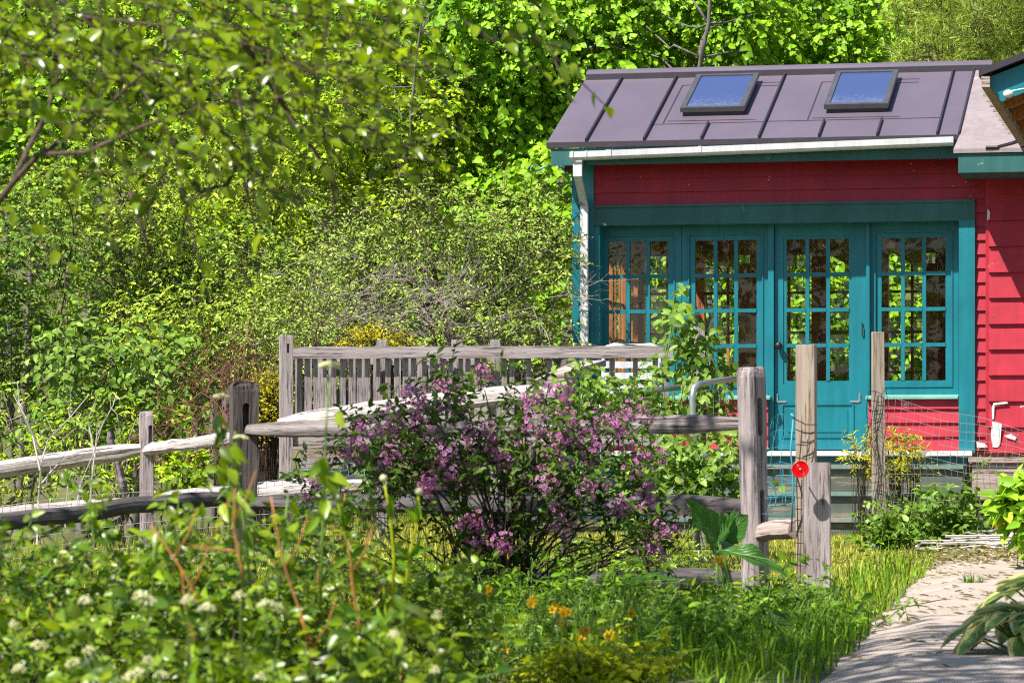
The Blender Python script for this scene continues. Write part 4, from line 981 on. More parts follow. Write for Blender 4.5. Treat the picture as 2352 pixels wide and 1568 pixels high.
# golden mounds
def mound(label, px, py, Y, rx, rz, nt, mat, size=.03, ratio=.4, name='golden_bush', cat='bush', n=8, tlen=.14, group=None):
    c = P(px, py, Y); o = empty(name, (c[0], c[1], gz(c)), 0, label, cat, group)
    tips, dirs = clump_tips(c, (rx, rx * .8, rz), nt, 1.0)
    lv, ends = spray_leaves(tips, dirs, n, tlen, size, ratio, .2)
    V, f = lv; mesh('crown', V, f, mat, o)
    V, f = sticks(np.vstack([tips, np.tile([[c[0], c[1], gz(c)]], (len(tips), 1)) + rng.normal(0, .04, (len(tips), 3))]), np.vstack([ends, tips]), .003, .002); mesh('stems', V, f, M['stem_brown'], o); return o
mound('golden yellow mound showing over the picket top rail', 862, 800, 27.2, .28, .13, 330, M['lf_yellow'])
mound('golden yellow bush beside the picket end post', 612, 925, 26.6, .15, .22, 300, M['lf_yellow'])
mound('fresh light green sapling in the red brambles by the pale fence post', 430, 1080, 25.6, .16, .14, 60, M['lf_maple'], .06, .6, 'leafy_sapling', 'sapling')
# pine
def pine(label, base, clumps, trunk):
    o = empty('pine_tree', (base[0], base[1], gz(base)), 0, label, 'tree', GT)
    mb = MB(); tp = np.array([base[0], base[1], 8.0]); tr = limb_path([base[0], base[1], 0], tp, 9, .01); mb.tube(tr, np.linspace(trunk, .05, 9), 8)
    tips, dirs = [], []
    for c, r in clumps:
        k = np.argmin(np.abs(tr[:, 2] - c[2] + .2)); mb.tube(limb_path(tr[k], c, 7, .05), np.linspace(.03, .008, 7), 5)
        t, d = clump_tips(c, (r, r, r * .6), 46, .9); tips.append(t); dirs.append(unit(d + np.array([0, -.1, .25])))
    mb.build('trunk', M['bark_br'], o)
    tips, dirs = np.vstack(tips), np.vstack(dirs)
    V, f = sticks(tips - dirs * .3, tips + dirs * .1, .006, .003, 3); mesh('twigs', V, f, M['bark_br'], o)
    m = 34; t = rng.uniform(-.15, .12, (len(tips), m)); pos = tips[:, None] + dirs[:, None] * t[..., None]
    ax = dirs[:, None] * .9 + unit(rng.normal(0, 1, (len(tips), m, 3))) * .75
    V, f = leaf_arrays(pos.reshape(-1, 3), ax.reshape(-1, 3), rng.normal(0, 1, (len(tips)*m, 3)), rng.uniform(.09, .15, len(tips)*m), .006, T_NEEDLE)
    mesh('crown', V, f, M['needle'], o)
pine('soft needled pine above the ridge end and the porch gable', bxy(2270, 36.5), region_clumps(2090, -60, 2440, 190, 35.0, 2.4, 24, .42), .16)
# the wood behind as one mass
nT = 7000
tx = rng.uniform(-9.5, 10, nT); ty = rng.uniform(42, 53, nT); tz = ground_z(tx, ty) + rng.uniform(0, 1, nT) ** .8 * (9.0 + 1.0 * np.sin(tx * 1.3) + .6 * np.sin(tx * 3.1))
keep = np.sin(tx * 2.1 + tz * 1.7) + np.sin(tz * 2.9 - tx * 1.1) + rng.normal(0, .9, nT) > -.9
tips = np.stack([tx, ty, tz], 1)[keep]
lv, ends = spray_leaves(tips, rng.normal(0, 1, tips.shape) + np.array([0, -.5, .1]), 9, .5, .13, .8, .5, T_LEAF)
V, f = lv; tag(mesh('far_wood', V, f, M['lf_linden']), 'leafy wood far behind the garden read as one mass', 'wood', kind='stuff')
A = np.stack([np.linspace(-9, 9.5, 46) + rng.normal(0, .15, 46), rng.uniform(40.5, 46, 46), np.full(46, -.2)], 1); B = A + np.stack([rng.normal(0, .35, 46), rng.normal(0, .2, 46), rng.uniform(6.5, 8.5, 46)], 1)
V, f = sticks(A, B, rng.uniform(.03, .1, 46), .02, 7); tag(mesh('far_trunks', V, f, M['bark']), 'thin grey trunks standing deep in the wood', 'trunks', kind='stuff')

n2 = 1500; tx = rng.uniform(-16, 16, n2); tz = rng.uniform(.2, 1, n2) * (6.5 + np.sin(tx)); ty = rng.uniform(-19, -14, n2)
(V, f), _ = spray_leaves(np.stack([tx, ty, tz], 1), rng.normal(0, 1, (n2, 3)), 8, .9, .34, .7, .4, T_LEAF)
tag(mesh('far_wood', V, f, M['lf_deep']), 'trees on the near side of the garden mirrored in the panes', 'wood', kind='stuff')
# ------------------------------------------------------------------ tree leaning in over the garden (close to the camera)
nb = np.array([-3.1, 8.6, 0]); nb[2] = gz(nb)
NT = empty('garden_tree', tuple(nb), 0, 'garden tree leaning in with large soft leaves and thin dark branches', 'tree')
mb = MB(); trunk = [nb + (0, 0, -.1), nb + (.15, 0, .8), nb + (.45, .05, 1.5), nb + (.7, .1, 2.6), nb + (.9, .2, 4.2), nb + (1.1, .3, 5.4)]
mb.tube(trunk, [.12, .105, .09, .07, .045, .02], 9)
limbs = []
def limb(pts, r0, r1):
    pts = np.array(pts); mb.tube(pts, np.linspace(r0, r1, len(pts)), 6); limbs.append(pts)
s = np.array(trunk[2])
limb([s, P(-160, 640, 8.5), P(-60, 540, 8.5), P(30, 420, 8.5), P(90, 355, 8.45), P(165, 310, 8.4), P(250, 240, 8.4), P(350, 150, 8.3), P(460, 60, 8.2)], .012, .002)
limb([P(30, 420, 8.5), P(70, 330, 8.6), P(110, 260, 8.7), P(140, 150, 8.7), P(120, 20, 8.8), P(90, -80, 8.8)], .009, .003)
limb([P(90, 355, 8.45), P(200, 350, 8.3), P(330, 290, 8.2), P(480, 240, 8.1), P(640, 225, 8.0), P(760, 200, 8.0)], .007, .002)
limb([trunk[3], P(40, -60, 8.5), P(200, 40, 8.4), P(380, 60, 8.2), P(560, 100, 8.1), P(720, 160, 8.1), P(840, 130, 8.0)], .006, .002)
limb([P(200, 40, 8.4), P(330, 170, 8.6), P(430, 240, 8.8), P(520, 310, 8.9), P(555, 360, 9.0), P(562, 420, 9.0), P(585, 520, 9.1), P(600, 600, 9.1)], .008, .0025)
limb([P(555, 360, 9.0), P(520, 425, 9.1), P(470, 436, 9.1), P(430, 470, 9.1), P(415, 560, 9.1)], .007, .003)
limb([P(560, 100, 8.1), P(650, 240, 8.5), P(710, 330, 8.7), P(760, 400, 8.8), P(770, 480, 8.8), P(720, 560, 8.9)], .009, .003)
limb([P(300, 440, 9.2), P(325, 520, 9.2), P(350, 590, 9.2)], .009, .004)
limb([trunk[4], nb + (1.7, .2, 4.6), nb + (2.6, .1, 4.7), nb + (3.4, -.1, 4.5)], .035, .01)
limb([trunk[4], nb + (1.3, -.8, 4.6), nb + (2.0, -1.6, 4.7), nb + (2.9, -2.0, 4.4)], .03, .01)
limb([trunk[4], nb + (2.2, 1.2, 4.9), nb + (3.0, 1.6, 5.1), nb + (3.3, 2.4, 5.1)], .03, .008)
limb([trunk[3], nb + (1.5, 1.2, 3.4), nb + (2.1, 2.2, 4.0)], .03, .01)
mb.build('trunk', M['bark_br'], NT, smooth=True)
tips, dirs = [], []
def scatter_px(n, x0, y0, x1, y1, Y0, Y1, dens):
    k = 0
    while k < n:
        px, py = rnd.uniform(x0, x1), rnd.uniform(y0, y1)
        if rnd.random() < dens(px, py): tips.append(P(px, py, rnd.uniform(Y0, Y1))); dirs.append(np.array([rnd.uniform(-.3, 1), rnd.uniform(-.5, .4), rnd.uniform(-.5, .35)])); k += 1
scatter_px(230, -60, -60, 900, 270, 7.6, 9.4, lambda x, y: max(.05, 1 - max(0, (x - 520)) / 560 - max(0, y - 150) / 220))
scatter_px(30, -40, 230, 620, 470, 8.0, 9.4, lambda x, y: max(0, 1 - (y - 230) / 260))
scatter_px(20, 560, 200, 920, 470, 8.4, 9.2, lambda x, y: max(0.02, 1 - (y - 200) / 300))
scatter_px(12, 850, -60, 1240, 110, 8.0, 9.0, lambda x, y: max(0.02, 1 - (y + 60) / 200))
ntip = len(tips)
for c, r, n in ( (nb + (1.8, 1.2, 5.1), (.9, 1.0, .6), 130), (nb + (1.1, .1, 4.9), (1.0, .8, .6), 140), (nb + (2.0, .1, 5.0), (.8, .8, .5), 100), (nb + (.5, 2.0, 4.9), (1, .9, .5), 150), (nb + (1.4, 2.9, 5.2), (1, .9, .5), 160),  (nb + (.2, 3.3, 4.9), (.9, .9, .5), 110), (nb + (1.5, 1.3, 4.6), (.8, .8, .4), 90), (nb + (2.7, .0, 4.7), (.9, .9, .6), 90), (nb + (2.4, -1.8, 4.6), (.9, .8, .6), 80), (nb + (2.0, 1.9, 4.2), (.8, .9, .7), 80), (nb + (-.2, .6, 3.6), (1.0, 1.0, 1.0), 90)):
    t, d = clump_tips(c, r, n); tips += list(t); dirs += list(d)
tips, dirs = np.array(tips), np.array(dirs)
lv1, e1 = spray_leaves(tips[:ntip], dirs[:ntip], 8, .24, .044, .62, .35, T_FINE, (-.2, -.25, .8), jitter=.6)
lv2, e2 = spray_leaves(tips[ntip:], dirs[ntip:], 9, .30, .072, .65, .35, T_LEAF)
V, f = merge([lv1, lv2]); mesh('crown', V, f, M['lf_near'], NT)
V, f = sticks(tips, np.vstack([e1, e2]), .0028, .0014, 4); mesh('twigs', V, f, M['bark_br'], NT)
# shade tree whose crown stays above the picture
sb = np.array([-4.3, 14.6, 0]); sb[2] = gz(sb)
cl = [(sb + np.array(o_), r) for o_, r in (((0, 0, 4.6), .9), ((.9, .3, 4.9), .8), ((1.7, .1, 4.7), .7), ((.2, 1.0, 4.8), .8), ((1.2, -.9, 4.8), .75), ((-.6, -.6, 4.4), .8), ((2.5, .2, 5.0), .6), ((.7, .3, 5.7), .8))]
woody('broadleaf_tree', 'broad tree overhanging the dark front fence from beyond the picture edge', 'tree', sb, cl, M['lf_near'], M['bark_br'], .13, sprays=24, n=9, tlen=.34, size=.085, ratio=.7)

# ------------------------------------------------------------------ pink flowering shrub in the middle
WB = P(1155, 1395, 15.6); WB[2] = gz(WB)
WG = empty('flowering_shrub', tuple(WB), 0, 'wide shrub covered in pink trumpet blossoms in front of the dark fence', 'shrub')
FCL = [(1003,847),(1020,878),(1035,903),(1010,930),(1047,932),(945,905),(962,935),(900,945),(850,985),(820,975),(830,1010),(890,990),(930,985),(960,980),(925,1030),(900,1050),(960,1050),(1000,1000),(1010,1060),(1030,1090),(1060,1100),(1040,1040),(1080,1000),(1090,1060),(1130,1030),(1060,960),(1105,862),(1215,930),(1240,900),(1290,900),(1225,970),(1200,1000),(1250,985),(1300,960),(1330,985),(1320,1010),(1280,1030),(1370,985),(1400,975),(1430,950),(1460,940),(1485,952),(1460,1040),(1455,1070),(1502,1050),(1475,1145),(1450,1150),(1490,1160),(1420,1165),(1240,1080),(1255,1110),(1200,1110),(1170,1070),(1150,1060),(1080,1190),(1075,1215),(1130,1230),(1150,1245),(1182,1250),(1130,1210),(1100,1240),(1290,1170),(1285,1200),(750,1070),(720,1100),(742,1122),(700,1150),(1480,1240),(1522,1215),(1490,1255),(1502,1270),(1548,1215),(1345,1050),(1375,1110),(870,1080),(985,1110)]
mb = MB(); ends = []
for k in range(46):
    tx, ty = FCL[rnd.randrange(len(FCL))]; Y = 15.6 + rnd.uniform(-.45, .45)
    e = P(tx + rnd.uniform(-40, 40), ty + rnd.uniform(-20, 40), Y); s = WB + np.array([rng.normal(0, .10), rng.normal(0, .07), 0])
    p = limb_path(s, e, 7, .04); p[:, 2] += np.sin(np.linspace(0, math.pi, 7)) * .07; mb.tube(p, np.linspace(.008, .0025, 7), 5); ends.append(p)
for k in range(60):
    s = WB + np.array([rng.normal(0, .16), rng.normal(0, .1), 0]); e = s + np.array([rng.normal(0, .5), rng.normal(0, .3), rng.uniform(.15, .75)])
    mb.tube(limb_path(s, e, 5, .06), np.linspace(.005, .0015, 5), 4)
mb.build('stems', M['stem_brown'], WG)
tips, dirs = [], []
for (x, y) in FCL:
    for _ in range(5): tips.append(P(x + rnd.gauss(0, 26), y + rnd.gauss(8, 22), 15.6 + rnd.gauss(0, .22))); dirs.append(rng.normal(0, .6, 3) + np.array([0, -.2, .45]))
for p in ends:
    for q in p[3:]: tips.append(q + rng.normal(0, .05, 3)); dirs.append(rng.normal(0, .7, 3) + np.array([0, -.1, .3]))
for k in range(220): 
    tips.append(P(rnd.uniform(780, 1500), rnd.triangular(900, 1280, 1060), 15.6 + rnd.gauss(0, .3))); dirs.append(rng.normal(0, .7, 3) + np.array([0, -.1, .3]))
tips, dirs = np.array(tips), np.array(dirs)
lv, e_ = spray_leaves(tips, dirs, 7, .13, .052, .42, .2, T_FINE, (-.2, -.3, .8))
V, f = lv; mesh('leaves', V, f, M['lf_weig'], WG)
V, f = sticks(tips, e_, .0022, .0012, 3); mesh('twigs', V, f, M['stem_brown'], WG)
def blossom_arrays(c, d, R0):
    """trumpet flower: tube plus five spread lobes"""
    d = d / np.linalg.norm(d); a = np.cross(d, [.3, .2, .9]); a /= np.linalg.norm(a); b_ = np.cross(d, a)
    V, Fc = [c - d * R0 * 1.5], []
    for i in range(5):
        t0 = i * 2 * math.pi / 5
        for tt, r, h in ((t0 - .5, .42, 0), (t0 - .42, .86, .12), (t0, 1.05, .02), (t0 + .42, .86, .12)):
            V.append(c + R0 * (r * (math.cos(tt) * a + math.sin(tt) * b_) + h * d))
    for i in range(5):
        q = 1 + i * 4; nq = 1 + ((i + 1) % 5) * 4
        Fc += [(q, q + 1, q + 2, q + 3, nq), (0, q, nq)]
    return V, Fc
def cluster(par, c, n, spread, R0, mat, name='flower_cluster', up=(0, -.5, .25)):
    mb = MB()
    for _ in range(n):
        d = unit(rng.normal(0, 1, 3)); d[1] -= .3
        V, Fc = blossom_arrays(c + d * spread * rng.uniform(.3, 1), d + np.array(up), R0 * rng.uniform(.7, 1.15)); mb.add(V, Fc)
    return mb.build(name, mat, par)
for _ in range(22): FCL.append((rnd.uniform(800, 1500), rnd.triangular(890, 1200, 1000)))
for (x, y) in FCL: cluster(WG, P(x, y, 15.45 + rnd.gauss(0, .15)), rnd.randint(16, 28), .066, .0118, M['fl_pink'])

# ------------------------------------------------------------------ vines
def vine(label, blobs, Y, nt, group=None, size=.078):
    c0 = P(blobs[0][0], 1190, Y); o = empty('climbing_vine', (c0[0], c0[1], gz(c0)), 0, label, 'vine', group)
    tips, dirs, A, B = [], [], [], []
    for (x, y, rx, ry, w) in blobs:
        for _ in range(int(nt * w)):
            p = P(x + rnd.gauss(0, rx * .55), y + rnd.gauss(0, ry * .55), Y + rnd.gauss(0, .12)); tips.append(p); dirs.append(rng.normal(0, .6, 3) + np.array([0, -.3, .1]))
    tips, dirs = np.array(tips), np.array(dirs)
    lv, e = spray_leaves(tips, dirs, 5, .2, size, .66, .5, T_FINE, (-.25, -.5, .6))
    V, f = lv; mesh('leaves', V, f, M['lf_vine'], o)
    mb = MB()
    for _ in range(16):
        k = rnd.randrange(len(tips)); b_ = tips[k] * 1; b_[2] = max(gz(b_), b_[2] - .8); b_[0] += rng.normal(0, .1); mb.tube(limb_path(b_, tips[k], 7, .08), .004, 4)
    mb.build('stems', M['stem_green'], o)
    V, f = sticks(tips, e, .002, .001); mesh('twigs', V, f, M['stem_green'], o); return o
vine('heart leaved vine climbing the grey post in front of the sunroom', [(1590, 770, 45, 50, 1), (1600, 860, 60, 60, 1.4), (1625, 950, 55, 50, 1.1), (1555, 730, 30, 30, .25), (1545, 690, 8, 30, .12)], 22.6, 32)
vine('vine sprawling over the steel pipe below the picket rail', [(1440, 890, 100, 30, 1.3), (1400, 930, 90, 30, .9), (1510, 930, 60, 40, .9), (1340, 850, 40, 30, .3)], 21.8, 40, None, .06)
vine('dense low vine behind the dark fence at the foot of the tube gate', [(1560, 1060, 90, 70, 2), (1640, 1100, 60, 60, 1.2), (1470, 1110, 70, 60, 1), (1690, 1000, 30, 30, .3)], 21.0, 50, None, .07)

# ------------------------------------------------------------------ broad leaved burdock by the gate post
def big_leaf(par, base, tip, w, mat, up=(0, -.3, 1), curl=.25, nseg=10, wave=.08, droop=0.0, name='leaf', shape=None):
    base, tip = np.asarray(base, float), np.asarray(tip, float); ax = tip - base; L = np.linalg.norm(ax); ax /= L
    b_ = np.cross(np.asarray(up, float), ax); b_ /= np.linalg.norm(b_); n_ = np.cross(ax, b_); V, E = [], []
    for i in range(nseg + 1):
        t = i / nseg; ww = w * (shape(t) if shape else math.sin(math.pi * min(1, t * 1.02) ** .62) ** .8 * (1 - .25 * t)) if 0 < i < nseg else w * .03
        for j in range(-3, 4):
            s = j / 3; z = abs(s) ** 1.3 * curl * ww + wave * ww * math.sin(t * 13 + j) * abs(s) - droop * L * t * t
            V.append(base + ax * L * t + b_ * s * ww * .5 + n_ * z); E.append(abs(s) if 0 < i < nseg else 1.0)
    Fc = [(i*7+j, i*7+j+1, (i+1)*7+j+1, (i+1)*7+j) for i in range(nseg) for j in range(6)]
    o = mesh(name, V, Fc, mat, par, smooth=True); at = o.data.attributes.new('edge', 'FLOAT', 'POINT'); at.data.foreach_set('value', E)
    av = o.data.attributes.new('vein', 'FLOAT', 'POINT'); av.data.foreach_set('value', [i / nseg * 9 - abs(j) / 3 * 3.2 + 4 for i in range(nseg + 1) for j in range(-3, 4)]); return o
def burdock(label, base, leaves):
    o = empty('burdock_plant', (base[0], base[1], gz(base)), 0, label, 'plant'); mb = MB(); b0 = np.array([base[0], base[1], gz(base)])
    for (x0, y0, Y0, x1, y1, Y1, w, up, dr) in leaves:
        a, t = P(x0, y0, Y0), P(x1, y1, Y1); big_leaf(o, a, t, w, M['broad'], up, .16, 12, .10, dr)
        mb.tube(limb_path(b0 + rng.normal(0, .015, 3), a, 5, .03), [.008, .008, .007, .006, .004], 6); ax = t - a
        mb.tube([a + ax * q + np.array([0, 0, -.004]) for q in (0, .3, .6, .9)], [.0045, .0035, .0025, .001], 4)
    mb.build('stalks', M['stem_green'], o, smooth=True)
burdock('burdock with tall upright leaf in front of the slotted post', P(1690, 1440, 14.6), [
    (1648, 1240, 14.6, 1570, 1145, 14.5, .155, (.6, -.75, .25), -.05), (1655, 1235, 14.7, 1720, 1180, 14.8, .16, (.1, -.85, .3), .05), (1655, 1250, 14.6, 1690, 1165, 14.9, .09, (-.6, -.6, .3), 0),
    (1660, 1262, 14.4, 1808, 1290, 14.2, .14, (0, -.45, .9), .22), (1640, 1275, 14.5, 1700, 1205, 15.0, .10, (.2, -.8, .5), .1)])
burdock('burdock with drooping pale leaf low in the grass by the path', P(1760, 1520, 13.4), [
    (1738, 1405, 13.4, 1860, 1470, 13.1, .13, (.1, -.5, .85), .14), (1745, 1420, 13.4, 1700, 1455, 13.2, .10, (-.3, -.5, .8), .2), (1750, 1470, 13.3, 1790, 1530, 13.1, .06, (0, -.6, .8), .2)])
burdock('burdock with wide leaf lying under the lowest fence rail', P(1530, 1400, 14.8), [
    (1440, 1335, 14.8, 1600, 1325, 14.7, .085, (0, -.5, .85), .10), (1480, 1340, 14.8, 1400, 1350, 14.6, .10, (0, -.5, .85), .2), (1500, 1345, 14.8, 1560, 1375, 14.5, .09, (0, -.4, .9), .15)])

# ------------------------------------------------------------------ hostas
def hosta(label, c, n, L, w, mat, hgt, name='hosta_plant'):
    o = empty(name, tuple(c), 0, label, 'plant'); mb = MB(); c = np.asarray(c, float)
    for k in range(n):
        a = k * 2.399 + rnd.uniform(-.3, .3); q = (k + .5) / n; el = math.radians((12 if hgt < .5 else 30) + 55 * (1 - q)) + rnd.uniform(-.12, .12); d = np.array([math.cos(a) * math.cos(el), math.sin(a) * math.cos(el), math.sin(el)])
        s = c + d * hgt * (.55 + .35 * q) + np.array([0, 0, .05]); out = np.array([math.cos(a), math.sin(a), -.15 - .55 * q + .3 * (1 - q)]); out /= np.linalg.norm(out)
        big_leaf(o, s, s + out * L * rnd.uniform(.8, 1.15), w * rnd.uniform(.8, 1.1), mat, (d[0] * -.2, d[1] * -.2, 1), .18, 9, .06, .14, shape=lambda t: math.sin(math.pi * t ** .75) ** .75)
        mb.tube(limb_path(c, s, 4, .04), [.006, .006, .005, .004], 5)
    mb.build('stalks', M['stem_green'], o, smooth=True)
hc = P(2392, 1600, 11.9); hc[2] = gz(hc); hosta('cream edged hosta beside the path with pale margins', hc, 44, .21, .12, M['hosta'], .27)
hc = P(2425, 1440, 14.6); hc[2] = gz(hc); hosta('cream edged hosta farther along the path behind the first', hc, 24, .19, .11, M['hosta'], .27)
M['lime_hosta'] = M['lf_vine']
mound('lime green broad leaved plant in front of the plank deck', 2388, 1162, 20.3, .20, .23, 150, M['lf_linden2'], .11, .62, 'broad_leaf_plant', 'plant', 5, .14)

# ferns by the steps
for (x, yt, rx, nt, lb) in ((1978, 1022, .10, 34, 'golden fern at the steps on the door side of the wired post'), (2058, 1012, .13, 60, 'tallest golden fern between the wired post and red wall'), (2098, 1045, .08, 26, 'small golden fern at the teal post end of the steps')):
    mound(lb, x, yt + 18, 28.75, rx, .13, nt, M['fern'], .055, .24, 'fern', 'fern', 10, .17, 'golden ferns by the porch steps')
# weeds at the foot of the steps
def weed(label, px, py, Y, rx, rz, nt, mat, size, ratio, name='leafy_weed', group=None, n=6, tlen=.16, T=T_LEAF):
    c = P(px, py, Y); g = gz(c); o = empty(name, (c[0], c[1], g), 0, label, 'plant', group)
    bx = c + rng.normal(0, 1, (nt, 3)) * np.array([rx * .55, rx * .4, 0]); bx[:, 2] = g
    hh = rng.uniform(.25, 1, nt) * (c[2] - g + rz); tp = bx + np.stack([rng.normal(0, .06, nt), rng.normal(0, .05, nt), hh], 1)
    tips = np.vstack([bx + (tp - bx) * t for t in (.35, .6, .85)]); dirs = rng.normal(0, .6, tips.shape) + np.array([0, -.2, .4])
    lv, e = spray_leaves(tips, dirs, n, tlen, size, ratio, .3, T, (-.2, -.3, .8)); V, f = lv; mesh('leaves', V, f, mat, o)
    V, f = merge([sticks(bx, tp, .004, .002, 4), sticks(tips, e, .002, .001)]); mesh('stems', V, f, M['stem_green'], o); return o
GW = 'weeds along the porch steps'
weed('bushy nettle like weed against the steps beside the wired post', 2075, 1150, 24.4, .22, .08, 34, M['lf_vine'], .06, .55, group=GW)
weed('tallest weed in front of the mint step end', 2130, 1130, 24.2, .20, .1, 32, M['lf_vine'], .065, .5, group=GW)
weed('leafy weed hiding the corner of the plank deck', 2195, 1140, 24.0, .18, .08, 30, M['lf_vine'], .07, .55, group=GW)
weed('low dark weed around the foot of the wired post', 2025, 1185, 24.3, .14, .03, 24, M['lf_weed'], .05, .55, group=GW)
weed('lanky weed poking through the mesh by the red wall', 2225, 1060, 24.2, .07, .06, 8, M['lf_vine'], .06, .6, group=GW)
for i, (x, y, Y) in enumerate(((1895, 1290, 15.3), (1860, 1385, 14.9), (1810, 1250, 15.2))):
    weed(('yellow green seedling climbing the upright grey board', 'lobed weed at the foot of the upright grey board', 'dark weed stem beside the tan post')[i], x - 20, y + 20, Y, .05, .06, 5, M['lf_weed'] if i else M['lf_vine'], .06, .5)

# ------------------------------------------------------------------ pale bare saplings on the left
def sapling(label, pts_list, Y, r=.008, group='bare pale stems among the leaves by the fence'):
    o = empty('bare_sapling', tuple(P(*pts_list[0][0], Y)), 0, label, 'sapling', group); mb = MB(); A, B = [], []
    for pts in pts_list:
        q = np.array([P(x, y, Y + rnd.uniform(-.05, .05)) for x, y in pts]); mb.tube(q, np.linspace(r, r * .3, len(q)), 5)
        for i in range(1, len(q)):
            for _ in range(2): s = q[i-1] + (q[i] - q[i-1]) * rnd.random(); A.append(s); B.append(s + rng.normal(0, .06, 3) + np.array([0, 0, .07]))
    V, f = sticks(A, B, .0028, .0012, 3); mb.build('stems', M['twig_pale'], o); mesh('twigs', V, f, M['twig_pale'], o)
sapling('bare pale sapling forking twice at the far end of the fence', [[(85, 1250), (88, 1150), (95, 1060), (110, 1010), (160, 960), (205, 905)], [(92, 1080), (75, 1000), (45, 935), (40, 875)], [(95, 1040), (60, 960), (30, 905)], [(88, 1120), (120, 1080), (150, 1050)]], 21.5)
sapling('straight bare sapling with few twigs beside the fence post', [[(205, 1180), (213, 1080), (222, 1000), (260, 930), (268, 900)], [(218, 1050), (205, 980), (200, 940)]], 21.8, .006)
sapling('thin leaning bare stem between the two pale saplings', [[(170, 1190), (185, 1110), (215, 1040), (240, 960)], [(150, 1210), (155, 1120), (165, 1080)]], 21.6, .005)

# ------------------------------------------------------------------ bushes close to the camera
GF = 'soft leafy bushes in front of the fence'
def front_bush(label, px, ytop, Y, wpx, nst, seed_heads=(), orange=3, mat='lf_fg', size=.05):
    ytop += 25; size *= .78
    c = P(px, 1568, Y); c[2] = gz(c); o = empty('viburnum_bush', tuple(c), 0, label, 'bush', GF); w = wpx / F * Y; top = P(px, ytop, Y)[2]
    mb = MB(); mo = MB(); tips, dirs = [], []
    for k in range(nst):
        s = c + np.array([rng.normal(0, w * .25), rng.normal(0, .12), 0]); e = np.array([c[0] + rng.uniform(-.5, .5) * w, Y + rng.normal(0, .25), c[2] + (top - c[2]) * rnd.uniform(.35, 1.12)])
        p = limb_path(s, e, 7, .05); (mo if k < orange else mb).tube(p, np.linspace(.0042, .0016, 7), 6)
        for q in (2, 3, 4, 5, 6):
            for _ in range(3): tips.append(p[q] + rng.normal(0, .05, 3)); dirs.append(rng.normal(0, .6, 3) + np.array([0, -.1, .35]))
    tips, dirs = np.array(tips), np.array(dirs)
    lv, e = spray_leaves(tips, dirs, 6, .15, size, .58, .3, T_FINE, (-.3, -.4, .7), jitter=.8); V, f = lv; mesh('leaves', V, f, M[mat], o)
    V, f = sticks(tips, e, .002, .001, 4); mesh('twigs', V, f, M['stem_green'], o)
    if mb.V: mb.build('stems', M['stem_brown'], o, smooth=True)
    if mo.V: tag(mo.build('dry_stems', M['stem_orange'], o, smooth=True), 'orange brown dry stems')
    for (x, y, r) in seed_heads:
        r *= .62; fc = P(x, y, 6.9); m = MB()
        for k in range(46):
            a, q = rnd.uniform(0, 6.28), math.sqrt(rnd.random()); m.sphere(fc + np.array([math.cos(a) * q * r, math.sin(a) * q * r, .012 * (1 - q * q) + rng.normal(0, .002)]), .0052 * r / .03, 6, 4)
        hd = m.build('flower_head', M['fl_white'], o); m = MB(); m.tube([fc + np.array([rng.normal(0, .02), .06, -.16]), fc + np.array([0, .01, -.06]), fc], .002, 5); m.build('stalk', M['stem_green'], hd)
    return o
front_bush('leafy bush in the front corner with several cream flower heads', 120, 1250, 8.6, 420, 26, [(90, 1487, .030), (45, 1540, .024), (170, 1528, .028), (205, 1500, .024), (30, 1440, .02)])
front_bush('bush with two cream flower heads beside the corner bush', 330, 1195, 9.2, 380, 26, [(195, 1385, .026), (325, 1372, .030), (340, 1385, .03), (300, 1560, .03)], 4)
front_bush('bush under the dark post with a row of cream flower heads', 520, 1230, 9.0, 360, 24, [(430, 1382, .026), (478, 1400, .028), (552, 1372, .022), (340, 1520, .02)], 6)
front_bush('bush with brightest white flower head beneath the pink shrub', 660, 1210, 9.4, 320, 22, [(613, 1391, .030), (640, 1400, .018), (320, 1548, .026)], 8)
front_bush('tall weedy bush with orange stems beside the pink shrub', 800, 1150, 10.2, 300, 22, [], 8, 'lf_fg', .045)
front_bush('low dark bush in front of the pink shrub base', 950, 1330, 10.6, 330, 22, [(905, 1460, .022), (1003, 1418, .018)], 3, 'lf_fg', .05)
front_bush('bottom corner bush with pale undersides close to the camera', 820, 1470, 7.4, 420, 18, [(1000, 1545, .02)], 2, 'lf_fg', .06)
front_bush('bottom edge bush close to the camera under the flower heads', 420, 1440, 7.2, 480, 22, [(370, 1555, .026), (600, 1560, .025)], 3, 'lf_fg', .055)
# leafy shoots rising into view with cream buds
def shoot(label, pts, Y, n, size, head=None, hr=.02):
    q = np.array([P(x, y, Y) for x, y in pts]); o = empty('leafy_shoot', tuple(q[0]), 0, label, 'shoot', 'tall leafy shoots close to the camera'); mb = MB(); mb.tube(q, np.linspace(.0045, .002, len(q)), 6); mb.build('stem', M['stem_green'], o, smooth=True)
    t = np.array([q[-1] + (q[max(0, len(q) - 3)] - q[-1]) * rnd.random() + rng.normal(0, .012, 3) for _ in range(n)]); ax = rng.normal(0, .5, (n, 3)) + np.array([0, -.1, -.7]); nr = rng.normal(0, .4, (n, 3)) + np.array([-.2, -.8, .3])
    V, f = leaf_arrays(t, ax, nr, size * rng.uniform(.7, 1.2, n), size * .5 * rng.uniform(.8, 1.1, n), T_FINE); mesh('leaves', V, f, M['lf_fg'], o)
    if head:
        m = MB(); fc = P(head[0], head[1], Y)
        for k in range(40): a, r = rnd.uniform(0, 6.28), math.sqrt(rnd.random()); m.sphere(fc + np.array([math.cos(a) * r * hr, math.sin(a) * r * hr, .35 * hr * (1 - r * r)]), .18 * hr, 6, 4)
        m.build('flower_head', M['fl_white'], o)
